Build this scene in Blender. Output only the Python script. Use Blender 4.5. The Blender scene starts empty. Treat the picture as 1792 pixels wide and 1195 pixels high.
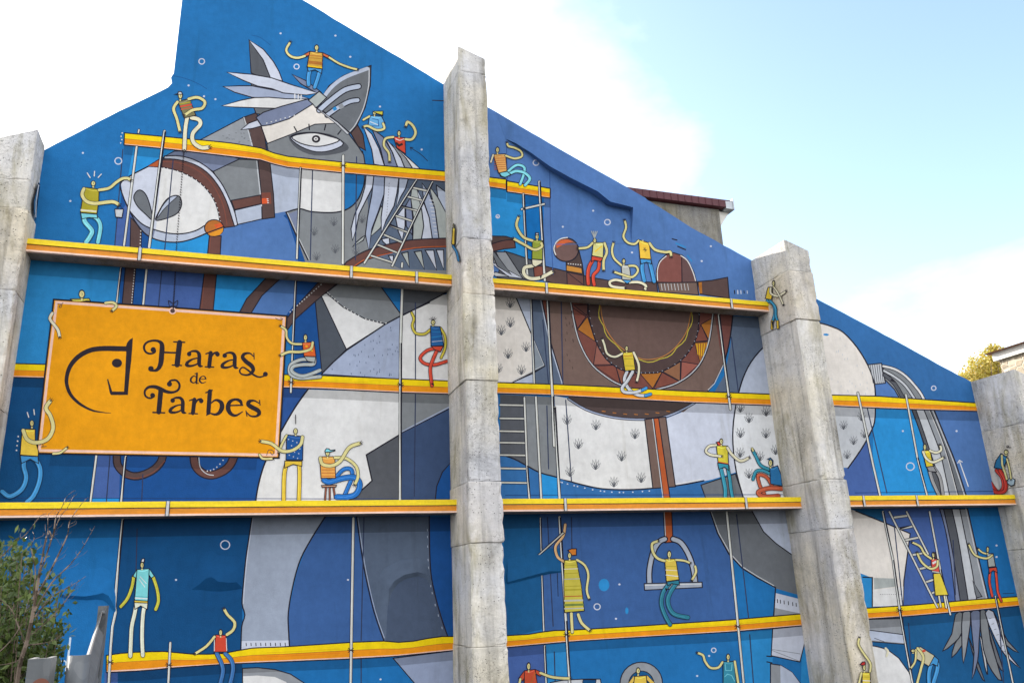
import bpy, bmesh, math, random
from math import radians, sin, cos, pi
from mathutils import Vector, Matrix, noise
from mathutils.geometry import delaunay_2d_cdt, tessellate_polygon

random.seed(7)
scene = bpy.context.scene
COL = scene.collection

# ------------------------------------------------------------------ camera
CAM = Vector((0.0, -11.0, 1.65))
PITCH, YAW, ROLL = 0.297894581, 0.339161408, -0.042972587
_f = Vector((sin(YAW) * cos(PITCH), cos(YAW) * cos(PITCH), sin(PITCH)))
_r = Vector((cos(YAW), -sin(YAW), 0.0))
_u = _r.cross(_f)
RIGHT = cos(ROLL) * _r + sin(ROLL) * _u
UP = -sin(ROLL) * _r + cos(ROLL) * _u
FWD = _f
cam_data = bpy.data.cameras.new('camera')
cam = bpy.data.objects.new('camera', cam_data)
COL.objects.link(cam)
cam.matrix_world = Matrix(((RIGHT.x, UP.x, -FWD.x, CAM.x), (RIGHT.y, UP.y, -FWD.y, CAM.y),
                           (RIGHT.z, UP.z, -FWD.z, CAM.z), (0, 0, 0, 1)))
cam_data.sensor_width = 36.0
cam_data.lens = 1394.0 / 1792.0 * 36.0
cam_data.clip_end = 4000.0
scene.camera = cam

# ------------------------------------------------------------------ sky and sun
SUN_DIR = Vector((-0.50, 0.78, 0.40)).normalized()
SUN_EL = math.asin(SUN_DIR.z)
world = bpy.data.worlds.new('World')
scene.world = world
world.use_nodes = True
nt = world.node_tree
nt.nodes.clear()
W_out = nt.nodes.new('ShaderNodeOutputWorld')
W_bg = nt.nodes.new('ShaderNodeBackground')
W_bg.inputs['Strength'].default_value = 0.13
sky = nt.nodes.new('ShaderNodeTexSky')
sky.sky_type = 'NISHITA'
sky.sun_disc = False
sky.sun_elevation = SUN_EL
sky.sun_rotation = math.atan2(SUN_DIR.x, SUN_DIR.y)
sky.air_density = 1.0
sky.dust_density = 1.5
sky.ozone_density = 0.5
tc = nt.nodes.new('ShaderNodeTexCoord')
mp = nt.nodes.new('ShaderNodeMapping')
mp.inputs['Scale'].default_value = (1.0, 1.0, 2.2)
mp.inputs['Location'].default_value = (0.3, 0.1, 0.0)
n1 = nt.nodes.new('ShaderNodeTexNoise')
n1.inputs['Scale'].default_value = 1.7
n1.inputs['Detail'].default_value = 9.0
n1.inputs['Roughness'].default_value = 0.52
n1.inputs['Distortion'].default_value = 0.3
nt.links.new(tc.outputs['Generated'], mp.inputs['Vector'])
nt.links.new(mp.outputs['Vector'], n1.inputs['Vector'])
# the break in the cloud: a soft opening high on the right
BLUE_DIR = (FWD + RIGHT * ((1530 - 896.0) / 1394.0) - UP * ((-60 - 597.5) / 1394.0)).normalized()
dt = nt.nodes.new('ShaderNodeVectorMath'); dt.operation = 'DOT_PRODUCT'
nrm = nt.nodes.new('ShaderNodeVectorMath'); nrm.operation = 'NORMALIZE'
nt.links.new(tc.outputs['Generated'], nrm.inputs[0])
nt.links.new(nrm.outputs[0], dt.inputs[0])
dt.inputs[1].default_value = BLUE_DIR
mr = nt.nodes.new('ShaderNodeMapRange')
mr.inputs['From Min'].default_value = 0.86
mr.inputs['From Max'].default_value = 1.0
mr.inputs['To Min'].default_value = 0.13
mr.inputs['To Max'].default_value = -0.30
nt.links.new(dt.outputs['Value'], mr.inputs['Value'])
ad = nt.nodes.new('ShaderNodeMath'); ad.operation = 'ADD'
nt.links.new(n1.outputs['Fac'], ad.inputs[0])
nt.links.new(mr.outputs['Result'], ad.inputs[1])
rp = nt.nodes.new('ShaderNodeValToRGB')
rp.color_ramp.elements[0].position = 0.32
rp.color_ramp.elements[0].color = (0, 0, 0, 1)
rp.color_ramp.elements[1].position = 0.68
rp.color_ramp.elements[1].color = (1, 1, 1, 1)
nt.links.new(ad.outputs[0], rp.inputs['Fac'])
mx = nt.nodes.new('ShaderNodeMix'); mx.data_type = 'RGBA'
nt.links.new(rp.outputs['Color'], mx.inputs['Factor'])
nt.links.new(sky.outputs['Color'], mx.inputs['A'])
mx.inputs['B'].default_value = (5.0, 5.02, 5.08, 1.0)       # sunlit cloud
nt.links.new(mx.outputs['Result'], W_bg.inputs['Color'])
nt.links.new(W_bg.outputs['Background'], W_out.inputs['Surface'])

sd = bpy.data.lights.new('sun', 'SUN')
sd.energy = 2.6
sd.angle = radians(0.53)
sd.color = (1.0, 0.93, 0.82)
so = bpy.data.objects.new('sun', sd)
so.rotation_euler = SUN_DIR.to_track_quat('Z', 'Y').to_euler()
COL.objects.link(so)
scene.view_settings.view_transform = 'Standard'
scene.view_settings.look = 'None'
scene.view_settings.exposure = 1.86
scene.view_settings.gamma = 1.0
scene.view_settings.use_curve_mapping = False

# ------------------------------------------------------------------ image pixel helpers
# Coordinates are image pixels (1792 x 1195) read off zoomed tiles; each is cast from the camera onto a chosen plane.
F_PX = 1394.01

def ray(u, v):
    return RIGHT * ((u - 896.0) / F_PX) + UP * (-(v - 597.5) / F_PX) + FWD

def on_y(u, v, y=0.0):
    r = ray(u, v)
    return CAM + r * ((y - CAM.y) / r.y)

def on_x(u, v, x):
    r = ray(u, v)
    return CAM + r * ((x - CAM.x) / r.x)

TILES = {'A': (0, 180), 'B': (300, 0), 'C': (200, 220), 'D': (500, 220), 'E': (750, 50), 'F': (840, 240), 'G': (1100, 300),
      'H': (1392, 500), 'I': (0, 450), 'J': (0, 650), 'K': (0, 895), 'L': (350, 450), 'M': (400, 650), 'N': (300, 895),
      'O': (600, 895), 'P': (650, 480), 'Q': (900, 480), 'R': (850, 680), 'S': (880, 895), 'T': (1150, 650),
      'U': (1150, 895), 'V': (1392, 700), 'W': (1392, 895), 'X': (1150, 500)}
SK = 3.9825

def to_px(tile, pts):
    if tile is None:
        return [tuple(p) for p in pts]
    if tile == 'LET':
        return [(240 + p[0] / 7.03, 580 + p[1] / 7.03) + tuple(q / 7.03 for q in p[2:]) for p in pts]
    if tile == 'EMB':
        return [(100 + p[0] / 6.64, 560 + p[1] / 6.64) + tuple(q / 6.64 for q in p[2:]) for p in pts]
    ox, oy = TILES[tile]
    return [(ox + p[0] / SK, oy + p[1] / SK) + tuple(q / SK for q in p[2:]) for p in pts]

def smooth(pts, closed=False, n=5):
    m = len(pts)
    if m < 3:
        return list(pts)
    out = []
    rng = m if closed else m - 1
    for i in range(rng):
        if closed:
            p0, p1, p2, p3 = pts[(i - 1) % m], pts[i], pts[(i + 1) % m], pts[(i + 2) % m]
        else:
            p0, p1, p2, p3 = pts[max(i - 1, 0)], pts[i], pts[i + 1], pts[min(i + 2, m - 1)]
        for k in range(n):
            t = k / n
            out.append(tuple(0.5 * (2 * b + (c - a) * t + (2 * a - 5 * b + 4 * c - d) * t * t + (3 * b - a - 3 * c + d) * t ** 3)
                             for a, b, c, d in zip(p0, p1, p2, p3)))
    if not closed:
        out.append(tuple(pts[-1]))
    return out

def tri_poly(pts):
    v = [Vector((p[0], p[1], 0)) for p in pts]
    return [[(v[i].x, v[i].y) for i in t] for t in tessellate_polygon([v])]

def ribbon(pts, w, caps=True, closed=False):
    """pts: (x, y[, width]); returns triangles."""
    P = []
    for p in pts:
        if not P or (abs(p[0] - P[-1][0]) + abs(p[1] - P[-1][1])) > 1e-3:
            P.append(p)
    n = len(P)
    if n < 2:
        return []
    Ws = [(p[2] if len(p) > 2 else 0) + w for p in P] if any(len(p) > 2 for p in P) else [w] * n
    L, R = [], []
    for i in range(n):
        a = P[i - 1] if (i > 0 or closed) else P[i]
        b = P[(i + 1) % n] if (i < n - 1 or closed) else P[i]
        d1 = Vector((P[i][0] - a[0], P[i][1] - a[1])); d2 = Vector((b[0] - P[i][0], b[1] - P[i][1]))
        d1 = d1.normalized() if d1.length > 1e-9 else d2.normalized()
        d2 = d2.normalized() if d2.length > 1e-9 else d1
        t = d1 + d2
        if t.length < 1e-6:
            t = d1
        t.normalize()
        nn = Vector((-t.y, t.x))
        k = 1.0 / max(0.5, nn.dot(Vector((-d1.y, d1.x))))
        h = Ws[i] / 2 * k
        L.append((P[i][0] + nn.x * h, P[i][1] + nn.y * h)); R.append((P[i][0] - nn.x * h, P[i][1] - nn.y * h))
    T = []
    for i in range(n if closed else n - 1):
        j = (i + 1) % n
        T.append([L[i], R[i], R[j]]); T.append([L[i], R[j], L[j]])
    if caps and not closed:
        for (c, q, wd) in ((P[0], P[1], Ws[0]), (P[-1], P[-2], Ws[-1])):
            if wd < 1.6:
                continue
            a0 = math.atan2(c[1] - q[1], c[0] - q[0])
            ring = [(c[0] + wd / 2 * cos(a0 + t), c[1] + wd / 2 * sin(a0 + t)) for t in (-pi / 2, -pi / 4, 0, pi / 4, pi / 2)]
            for k in range(4):
                T.append([c[:2], ring[k], ring[k + 1]])
    return T

def ell(cx, cy, rx, ry, n=14):
    return [(cx + rx * cos(2 * pi * k / n), cy + ry * sin(2 * pi * k / n)) for k in range(n)]

def lin(c):
    return tuple((x / 255 / 12.92 if x / 255 <= 0.04045 else ((x / 255 + 0.055) / 1.055) ** 2.4) for x in c)

ALB = 0.86
def paint(c):
    return tuple(min(0.84, x * ALB + 0.0015) for x in lin(c))

class Art:
    """Flat paint shapes in image pixels, resolved into ONE flat sheet without overlaps."""
    def __init__(self):
        self.tris = []; self.meta = []
    def add(self, tris, owner, col, shade=None):
        for t in tris:
            a = (t[1][0] - t[0][0]) * (t[2][1] - t[0][1]) - (t[1][1] - t[0][1]) * (t[2][0] - t[0][0])
            if abs(a) < 2e-3:
                continue
            self.tris.append(t if a > 0 else [t[0], t[2], t[1]])
            self.meta.append((owner, col, shade))
    def poly(self, owner, col, pts, tile=None, ol=0.0, olc=None, sm=0):
        p = to_px(tile, pts)
        if sm:
            p = smooth(p, True, sm)
        if col is not None:
            self.add(tri_poly(p), owner, col)
        if ol:
            self.add(ribbon(p, ol, False, True), owner, olc or INK)
    def line(self, owner, col, pts, w, tile=None, sm=0, ol=0.0, closed=False, caps=True):
        p = to_px(tile, pts)
        if sm:
            p = smooth(p, closed, sm)
        if tile:
            w = w / (7.03 if tile == 'LET' else 6.64 if tile == 'EMB' else SK)
        if ol:
            self.add(ribbon(p, w + 2 * ol, caps, closed), owner, INK)
        self.add(ribbon(p, w, caps, closed), owner, col)
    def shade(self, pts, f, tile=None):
        self.add(tri_poly(to_px(tile, pts)), None, None, f)
    def resolve(self, mask=None):
        off = 0
        tris, meta = self.tris, self.meta
        if mask is not None:
            mt = []
            for t in tri_poly(mask):
                a = (t[1][0] - t[0][0]) * (t[2][1] - t[0][1]) - (t[1][1] - t[0][1]) * (t[2][0] - t[0][0])
                mt.append(t if a > 0 else [t[0], t[2], t[1]])
            tris = mt + tris; off = len(mt)
        V, idx, faces = [], {}, []
        for t in tris:
            f = []
            for p in t:
                k = (round(p[0], 3), round(p[1], 3))
                if k not in idx:
                    idx[k] = len(V); V.append(Vector(k))
                f.append(idx[k])
            if len(set(f)) == 3:
                faces.append(f)
            else:
                faces.append(None)
        keep = [i for i, f in enumerate(faces) if f]
        vs, es, fs, ov, oe, of = delaunay_2d_cdt(V, [], [faces[i] for i in keep], 0, 1e-5, True)
        out = {}
        for f, o in zip(fs, of):
            if not o:
                continue
            cx = (vs[f[0]][0] + vs[f[1]][0] + vs[f[2]][0]) / 3; cy = (vs[f[0]][1] + vs[f[1]][1] + vs[f[2]][1]) / 3
            ids = []
            for q in o:                      # keep only triangles that really cover this piece
                ta, tb, tcn = tris[keep[q]]
                if ((tb[0] - ta[0]) * (cy - ta[1]) - (tb[1] - ta[1]) * (cx - ta[0]) >= -1e-6 and
                        (tcn[0] - tb[0]) * (cy - tb[1]) - (tcn[1] - tb[1]) * (cx - tb[0]) >= -1e-6 and
                        (ta[0] - tcn[0]) * (cy - tcn[1]) - (ta[1] - tcn[1]) * (cx - tcn[0]) >= -1e-6):
                    ids.append(keep[q])
            if not ids:
                continue
            ids.sort()
            if off and ids[0] >= off:
                continue
            ids = [q - off for q in ids if q >= off]
            top = -1
            for q in reversed(ids):
                if meta[q][2] is None:
                    top = q; break
            if top < 0:
                continue
            own, c, _ = meta[top]
            k = 1.0
            for q in ids:
                if q > top and meta[q][2] is not None:
                    k = min(k, meta[q][2])
            out.setdefault(own, []).append((f, tuple(x * k for x in c)))
        return vs, out

def build_paint(name, vs, faces, place, mat, parent=None, flip=True):
    me = bpy.data.meshes.new(name)
    idx, V, F = {}, [], []
    for f, c in faces:
        g = []
        for i in f:
            if i not in idx:
                idx[i] = len(V); V.append(place(vs[i][0], vs[i][1]))
            g.append(idx[i])
        F.append(g)
    # orient towards the camera
    if F:
        a, b, c_ = (Vector(V[q]) for q in F[0][:3])
        if (b - a).cross(c_ - a).dot(CAM - a) < 0:
            F = [g[::-1] for g in F]
    me.from_pydata(V, [], F)
    at = me.color_attributes.new('paint', 'FLOAT_COLOR', 'CORNER')
    data = []
    for f, c in faces:
        data.extend((c[0], c[1], c[2], 1.0) * len(f))
    at.data.foreach_set('color', data)
    me.materials.append(mat)
    ob = bpy.data.objects.new(name, me)
    COL.objects.link(ob)
    if parent:
        ob.parent = parent
    return ob

def mesh_obj(name, bm, mat, parent=None, smooth_shade=False):
    me = bpy.data.meshes.new(name)
    bmesh.ops.recalc_face_normals(bm, faces=bm.faces)
    bm.to_mesh(me); bm.free()
    if smooth_shade:
        me.polygons.foreach_set('use_smooth', [True] * len(me.polygons))
    for m in (mat if isinstance(mat, (list, tuple)) else [mat]):
        me.materials.append(m)
    ob = bpy.data.objects.new(name, me)
    COL.objects.link(ob)
    if parent:
        ob.parent = parent
    return ob

def thing(name, label, cat, group=None):
    o = bpy.data.objects.new(name, None)
    o.empty_display_size = 0.2
    COL.objects.link(o)
    o['label'] = label; o['category'] = cat
    if group:
        o['group'] = group
    return o

def box(bm, x0, x1, y0, y1, z0, z1):
    v = [bm.verts.new(p) for p in ((x0, y0, z0), (x1, y0, z0), (x1, y1, z0), (x0, y1, z0),
                                   (x0, y0, z1), (x1, y0, z1), (x1, y1, z1), (x0, y1, z1))]
    for f in ((0, 1, 5, 4), (1, 2, 6, 5), (2, 3, 7, 6), (3, 0, 4, 7), (4, 5, 6, 7), (3, 2, 1, 0)):
        bm.faces.new([v[i] for i in f])

def prism(bm, pts, y0, y1):
    a = [bm.verts.new((p[0], y0, p[1])) for p in pts]
    b = [bm.verts.new((p[0], y1, p[1])) for p in pts]
    n = len(pts)
    bm.faces.new(a); bm.faces.new(b[::-1])
    for i in range(n):
        bm.faces.new((a[i], b[i], b[(i + 1) % n], a[(i + 1) % n]))

def tube(bm, pts, radii, sides=6):
    rings = []
    n = len(pts)
    P = [Vector(p) for p in pts]
    for i in range(n):
        d = (P[min(i + 1, n - 1)] - P[max(i - 1, 0)]).normalized()
        s = d.orthogonal().normalized(); t = d.cross(s)
        rings.append([bm.verts.new(P[i] + (s * cos(2 * pi * k / sides) + t * sin(2 * pi * k / sides)) * radii[i]) for k in range(sides)])
    for a, b in zip(rings, rings[1:]):
        for k in range(sides):
            bm.faces.new((a[k], a[(k + 1) % sides], b[(k + 1) % sides], b[k]))
    bm.faces.new(rings[0][::-1]); bm.faces.new(rings[-1])

# ------------------------------------------------------------------ materials
def new_mat(name):
    m = bpy.data.materials.new(name); m.use_nodes = True
    t = m.node_tree
    return m, t, t.nodes['Principled BSDF']

def N(t, kind, **kw):
    n = t.nodes.new(kind)
    for k, v in kw.items():
        if k in n.inputs:
            n.inputs[k].default_value = v
        else:
            setattr(n, k, v)
    return n

def obj_coord(t, scale=(1, 1, 1)):
    c = N(t, 'ShaderNodeTexCoord'); m = N(t, 'ShaderNodeMapping')
    m.inputs['Scale'].default_value = scale
    t.links.new(c.outputs['Object'], m.inputs['Vector'])
    return m.outputs['Vector']

def noise_tex(t, vec, scale, detail=5, rough=0.55, dist=0.0):
    n = N(t, 'ShaderNodeTexNoise', Scale=scale, Detail=detail, Roughness=rough, Distortion=dist)
    t.links.new(vec, n.inputs['Vector'])
    return n.outputs['Fac']

def ramp(t, fac, stops):
    r = N(t, 'ShaderNodeValToRGB')
    e = r.color_ramp.elements
    while len(e) < len(stops):
        e.new(0.5)
    for q, (p, c) in zip(e, stops):
        q.position = p; q.color = (c, c, c, 1) if not isinstance(c, tuple) else (*c, 1)
    t.links.new(fac, r.inputs['Fac'])
    return r.outputs['Color']

def mixc(t, a, b, fac, mode='MIX'):
    m = N(t, 'ShaderNodeMix', data_type='RGBA', blend_type=mode)
    for s, v in (('Factor', fac), ('A', a), ('B', b)):
        if isinstance(v, (int, float)):
            m.inputs[s].default_value = v
        elif isinstance(v, tuple):
            m.inputs[s].default_value = (*v, 1) if len(v) == 3 else v
        else:
            t.links.new(v, m.inputs[s])
    return m.outputs['Result']

def bump(t, bsdf, h, strength=0.3, dist=0.02):
    b = N(t, 'ShaderNodeBump', Strength=strength, Distance=dist)
    t.links.new(h, b.inputs['Height'])
    t.links.new(b.outputs['Normal'], bsdf.inputs['Normal'])

def mural_material():
    m, t, b = new_mat('mural_paint')
    v = obj_coord(t)
    at = N(t, 'ShaderNodeAttribute', attribute_name='paint')
    big = ramp(t, noise_tex(t, v, 0.9, 6, 0.6), [(0.3, 0.86), (0.7, 1.08)])
    mid = ramp(t, noise_tex(t, v, 9.0, 6, 0.65), [(0.25, 0.88), (0.75, 1.07)])
    vs = obj_coord(t, (11, 11, 6.0))
    brush = ramp(t, noise_tex(t, vs, 1.0, 4, 0.6), [(0.3, 0.95), (0.62, 1.02)])
    c = mixc(t, at.outputs['Color'], big, 1.0, 'MULTIPLY')
    c = mixc(t, c, mid, 1.0, 'MULTIPLY')
    c = mixc(t, c, brush, 1.0, 'MULTIPLY')
    dirt = ramp(t, noise_tex(t, obj_coord(t, (4.0, 4.0, 0.45)), 1.0, 7, 0.65, 0.5), [(0.30, 1.0), (0.42, 0.0)])
    c = mixc(t, c, mixc(t, c, (0.88, 0.87, 0.84), 1.0, 'MULTIPLY'), dirt)
    # fine grit: specks where the coat is thin
    sp = ramp(t, noise_tex(t, v, 95.0, 3, 0.7), [(0.27, 0.0), (0.36, 1.0)])
    c = mixc(t, mixc(t, c, (0.72, 0.72, 0.72), 1.0, 'MULTIPLY'), c, sp)
    t.links.new(c, b.inputs['Base Color'])
    b.inputs['Roughness'].default_value = 0.78
    b.inputs['Specular IOR Level'].default_value = 0.12
    g = noise_tex(t, v, 60.0, 5, 0.7)
    g2 = noise_tex(t, v, 2.6, 4, 0.5)
    s = N(t, 'ShaderNodeMath', operation='MULTIPLY_ADD')
    s.inputs[1].default_value = 3.0
    t.links.new(g2, s.inputs[0]); t.links.new(g, s.inputs[2])
    bump(t, b, s.outputs[0], 0.35, 0.012)
    return m

def concrete_material(name, tone=(0.43, 0.405, 0.355), dirt=1.0):
    m, t, b = new_mat(name)
    v = obj_coord(t)
    streak = obj_coord(t, (5.5, 5.5, 0.35))
    st = ramp(t, noise_tex(t, streak, 1.0, 7, 0.62, 0.4), [(0.30, 0.52), (0.46, 0.93), (0.75, 1.14)])
    bg = ramp(t, noise_tex(t, v, 1.4, 8, 0.65, 0.6), [(0.28, 0.66), (0.46, 1.0), (0.75, 1.15)])
    fine = ramp(t, noise_tex(t, v, 26.0, 6, 0.75), [(0.25, 0.84), (0.6, 1.05)])
    hue = mixc(t, (tone[0] * 0.93, tone[1] * 0.97, tone[2] * 1.10), (tone[0] * 1.04, tone[1] * 1.0, tone[2] * 0.90), ramp(t, noise_tex(t, v, 0.8, 4), [(0.35, 0.0), (0.65, 1.0)]))
    c = mixc(t, hue, st, dirt, 'MULTIPLY')
    c = mixc(t, c, bg, 1.0, 'MULTIPLY')
    c = mixc(t, c, fine, 1.0, 'MULTIPLY')
    so1 = ramp(t, noise_tex(t, obj_coord(t, (1.6, 1.6, 0.5)), 1.3, 7, 0.68, 0.8), [(0.36, 1.0), (0.50, 0.0)])
    c = mixc(t, c, mixc(t, c, (0.70, 0.68, 0.58), 1.0, 'MULTIPLY'), so1)
    so2 = ramp(t, noise_tex(t, obj_coord(t, (3.5, 3.5, 2.2)), 1.7, 8, 0.72, 1.2), [(0.30, 1.0), (0.38, 0.0)])
    c = mixc(t, c, mixc(t, c, (0.66, 0.65, 0.63), 1.0, 'MULTIPLY'), so2)
    # blow holes and crazed patches
    vo = N(t, 'ShaderNodeTexVoronoi', Scale=24.0, Randomness=1.0); t.links.new(v, vo.inputs['Vector'])
    hole = ramp(t, vo.outputs['Distance'], [(0.10, 0.16), (0.20, 1.0)])
    gate = ramp(t, noise_tex(t, v, 2.3, 4, 0.6), [(0.47, 1.0), (0.53, 0.0)])
    hole = mixc(t, hole, (1, 1, 1), gate)
    c = mixc(t, c, hole, 1.0, 'MULTIPLY')
    wv = N(t, 'ShaderNodeTexVoronoi', Scale=5.0, feature='DISTANCE_TO_EDGE')
    wob = N(t, 'ShaderNodeVectorMath', operation='ADD')
    nz = N(t, 'ShaderNodeTexNoise', Scale=7.0, Detail=5.0); t.links.new(v, nz.inputs['Vector'])
    t.links.new(v, wob.inputs[0]); t.links.new(nz.outputs['Color'], wob.inputs[1]); t.links.new(wob.outputs[0], wv.inputs['Vector'])
    crack = ramp(t, wv.outputs['Distance'], [(0.0, 0.22), (0.022, 1.0)])
    cg = ramp(t, noise_tex(t, v, 0.9, 5, 0.6), [(0.47, 1.0), (0.53, 0.0)])
    crack = mixc(t, crack, (1, 1, 1), cg)
    c = mixc(t, c, crack, 1.0, 'MULTIPLY')
    t.links.new(c, b.inputs['Base Color'])
    b.inputs['Roughness'].default_value = 0.9
    b.inputs['Specular IOR Level'].default_value = 0.2
    h = noise_tex(t, v, 34.0, 6, 0.75)
    h2 = noise_tex(t, v, 3.0, 5, 0.6)
    s = N(t, 'ShaderNodeMath', operation='MULTIPLY_ADD'); s.inputs[1].default_value = 3.0
    t.links.new(h2, s.inputs[0]); t.links.new(h, s.inputs[2])
    s2 = N(t, 'ShaderNodeMath', operation='MULTIPLY_ADD'); s2.inputs[1].default_value = 0.8
    t.links.new(mixc(t, hole, crack, 1.0, 'MULTIPLY'), s2.inputs[0]); t.links.new(s.outputs[0], s2.inputs[2])
    bump(t, b, s2.outputs[0], 0.55, 0.02)
    return m

def plain(name, col, rough=0.7, metal=0.0, var=0.15, scale=12.0, bmp=0.2, spec=0.3):
    m, t, b = new_mat(name)
    v = obj_coord(t)
    k = ramp(t, noise_tex(t, v, scale, 6, 0.65), [(0.25, 1 - var), (0.75, 1 + var)])
    k2 = ramp(t, noise_tex(t, v, scale * 0.12, 4, 0.6), [(0.3, 1 - var * 0.7), (0.7, 1 + var * 0.7)])
    c = mixc(t, col, k, 1.0, 'MULTIPLY')
    c = mixc(t, c, k2, 1.0, 'MULTIPLY')
    t.links.new(c, b.inputs['Base Color'])
    b.inputs['Roughness'].default_value = rough
    b.inputs['Metallic'].default_value = metal
    b.inputs['Specular IOR Level'].default_value = spec
    if bmp:
        bump(t, b, noise_tex(t, v, scale * 3, 5, 0.7), bmp, 0.01)
    return m

MURAL = mural_material()
CONC = concrete_material('weathered_concrete')
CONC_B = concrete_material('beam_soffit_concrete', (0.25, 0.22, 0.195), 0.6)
M_GREYWALL = concrete_material('grey_render', (0.235, 0.225, 0.20), 0.9)

# palette of the mural paints
INK = paint((34, 32, 44))
B1 = paint((33, 116, 181)); B2 = paint((52, 110, 170)); NAVY = paint((14, 78, 130)); DEEP = paint((26, 82, 150)); LV2 = paint((62, 100, 158))
LV = paint((84, 124, 184)); LVD = paint((72, 102, 166)); LB = paint((42, 148, 216)); LB2 = paint((46, 142, 206)); BRB = paint((30, 114, 180))
TEAL = paint((24, 92, 144))
WHT = paint((228, 227, 226)); CRM = paint((234, 227, 219)); LAV = paint((206, 211, 226)); LAV2 = paint((188, 197, 216)); LAV3 = paint((166, 177, 202))
G1 = paint((152, 156, 162)); G2 = paint((134, 138, 142)); G3 = paint((112, 116, 122)); G4 = paint((90, 93, 100)); SLT = paint((126, 136, 164)); SLD = paint((94, 108, 130))
GRN = paint((176, 182, 180)); LG = paint((200, 203, 208))
BR1 = paint((108, 72, 66)); BR2 = paint((92, 72, 70)); BR3 = paint((120, 98, 90)); BRD = paint((82, 66, 64)); RED_B = paint((132, 76, 64)); RST = paint((186, 92, 50))
ORG = paint((240, 160, 28)); OCH = paint((178, 112, 46)); YEL = paint((250, 206, 28)); PNK = paint((250, 212, 184)); SGN = paint((238, 160, 16))
SKIN = paint((226, 216, 150)); SKINW = paint((232, 226, 196)); BLACK = paint((44, 38, 46)); GOLD = paint((220, 160, 60))

# ------------------------------------------------------------------ ground
GZ = -1.05      # yard level below height zero
M_GROUND = plain('yard_asphalt', (0.06, 0.058, 0.055), 0.95, 0, 0.3, 6.0, 0.6)
bm = bmesh.new()
gv = [bm.verts.new(p) for p in ((-900, -900, GZ), (900, -900, GZ), (900, 900, GZ), (-900, 900, GZ))]
bm.faces.new(gv)
o = mesh_obj('ground', bm, M_GROUND)
o['kind'] = 'structure'

# ------------------------------------------------------------------ gable wall
WALL_BLUE, _t, _b = new_mat('plain_blue_render')
_b.inputs['Base Color'].default_value = (*B2, 1); _b.inputs['Roughness'].default_value = 0.85
wall = thing('gable_wall', 'tall blue gable wall painted with a grey horse mural and workers on scaffolding', 'wall')
roof_px = [(78, 262), (190, 204), (296, 152), (301, 146), (299, 136), (304, 128)]
roofL = [on_y(*p) for p in roof_px]
roof_right = [(530, 0), (620, 55), (700, 101), (775, 147), (858, 190), (960, 250), (1030, 290), (1110, 335), (1210, 398), (1318, 457), (1432, 524), (1560, 592), (1640, 636), (1700, 668)]
roofR = [on_y(*p) for p in roof_right]
def ragged(pl, step, amp):
    out = []
    for a, b in zip(pl, pl[1:]):
        m = max(1, int((b - a).length / step))
        for k in range(m):
            q = a.lerp(b, k / m)
            out.append(q + Vector((0, 0, noise.noise(q * 4.0) * amp + noise.noise(q * 14.0) * amp * .6)))
    return out + [pl[-1]]
roofR = ragged(roofR, 0.16, 0.012); roofL = ragged(roofL, 0.16, 0.012)
outline = [(-14.0, GZ), (18.0, GZ), (18.0, 3.0)]
outline += [(p.x, p.z) for p in reversed(roofR)]
outline += [(-0.6, 11.40), (-1.19, 11.62), (-1.19, 10.35)]
outline += [(p.x, p.z) for p in reversed(roofL)]
outline += [(-5.2, 5.45), (-14.0, 5.2)]  # unseen run of wall to the left, extended to shade the shrub
bm = bmesh.new()
prism(bm, outline, 0.006, 0.36)
mesh_obj('wall_body', bm, [WALL_BLUE], wall)
# roof of the building behind the gable, unseen below the parapet, added to block the sun
bm = bmesh.new()
prism(bm, [(-2.5, 3.0), (17.5, 2.4), (12.5, 4.6), (3.0, 8.6), (0.3, 10.2), (-1.0, 9.6), (-2.5, 6.9)], 0.38, 4.6)
mesh_obj('roof_behind', bm, M_GREYWALL, wall)

# region of the mural in image pixels
def wall_px(X, Z, y=0.0):
    d = Vector((X, y, Z)) - CAM
    return (896.0 + F_PX * d.dot(RIGHT) / d.dot(FWD), 597.5 - F_PX * d.dot(UP) / d.dot(FWD))

MASK = [wall_px(-4.6, GZ + 0.02), wall_px(14.6, GZ + 0.02), wall_px(14.6, 4.25)]
MASK += [wall_px(p.x, p.z - 0.004) for p in reversed(roofR)]
MASK += [wall_px(-0.6, 11.39), wall_px(-1.185, 11.60), wall_px(-1.185, 10.35)]
MASK += [wall_px(p.x + 0.003, p.z - 0.004) for p in reversed(roofL)]
MASK += [wall_px(-4.6, 5.93)]

A = Art()
FD = 'colour_field'; HO = 'painted_horse'; BRI = 'painted_bridle'; MAN = 'painted_mane'; EYE = 'painted_eye'; SAD = 'painted_saddle'; TAI = 'painted_tail'; HOF = 'painted_hoof'; STI = 'painted_stirrup'; SGNO = 'painted_signboard'
P_, Ln = A.poly, A.line
O = 1.9
# -- colour fields, bay by bay
P_(FD, B1, [(-700, -400), (2600, -400), (2600, 3200), (-700, 3200)])
P_(FD, LV, [(845, 170), (1330, 440), (1335, 535), (845, 480)])
P_(FD, B2, [(1400, 470), (1720, 640), (1720, 800), (1400, 700)])
P_(FD, LB, [(235, 250), (330, 262), (420, 450), (200, 440)])
P_(FD, DEEP, [(213, 330), (262, 330), (262, 425), (255, 440), (205, 436)])
P_(FD, LVD, [(206, 380), (232, 340), (232, 440), (200, 436)])
P_(FD, LV, [(372, 388), (505, 366), (560, 470), (372, 445)])
P_(FD, DEEP, [(496, 378), (520, 400), (560, 470), (522, 460), (518, 430), (500, 375)])
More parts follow.
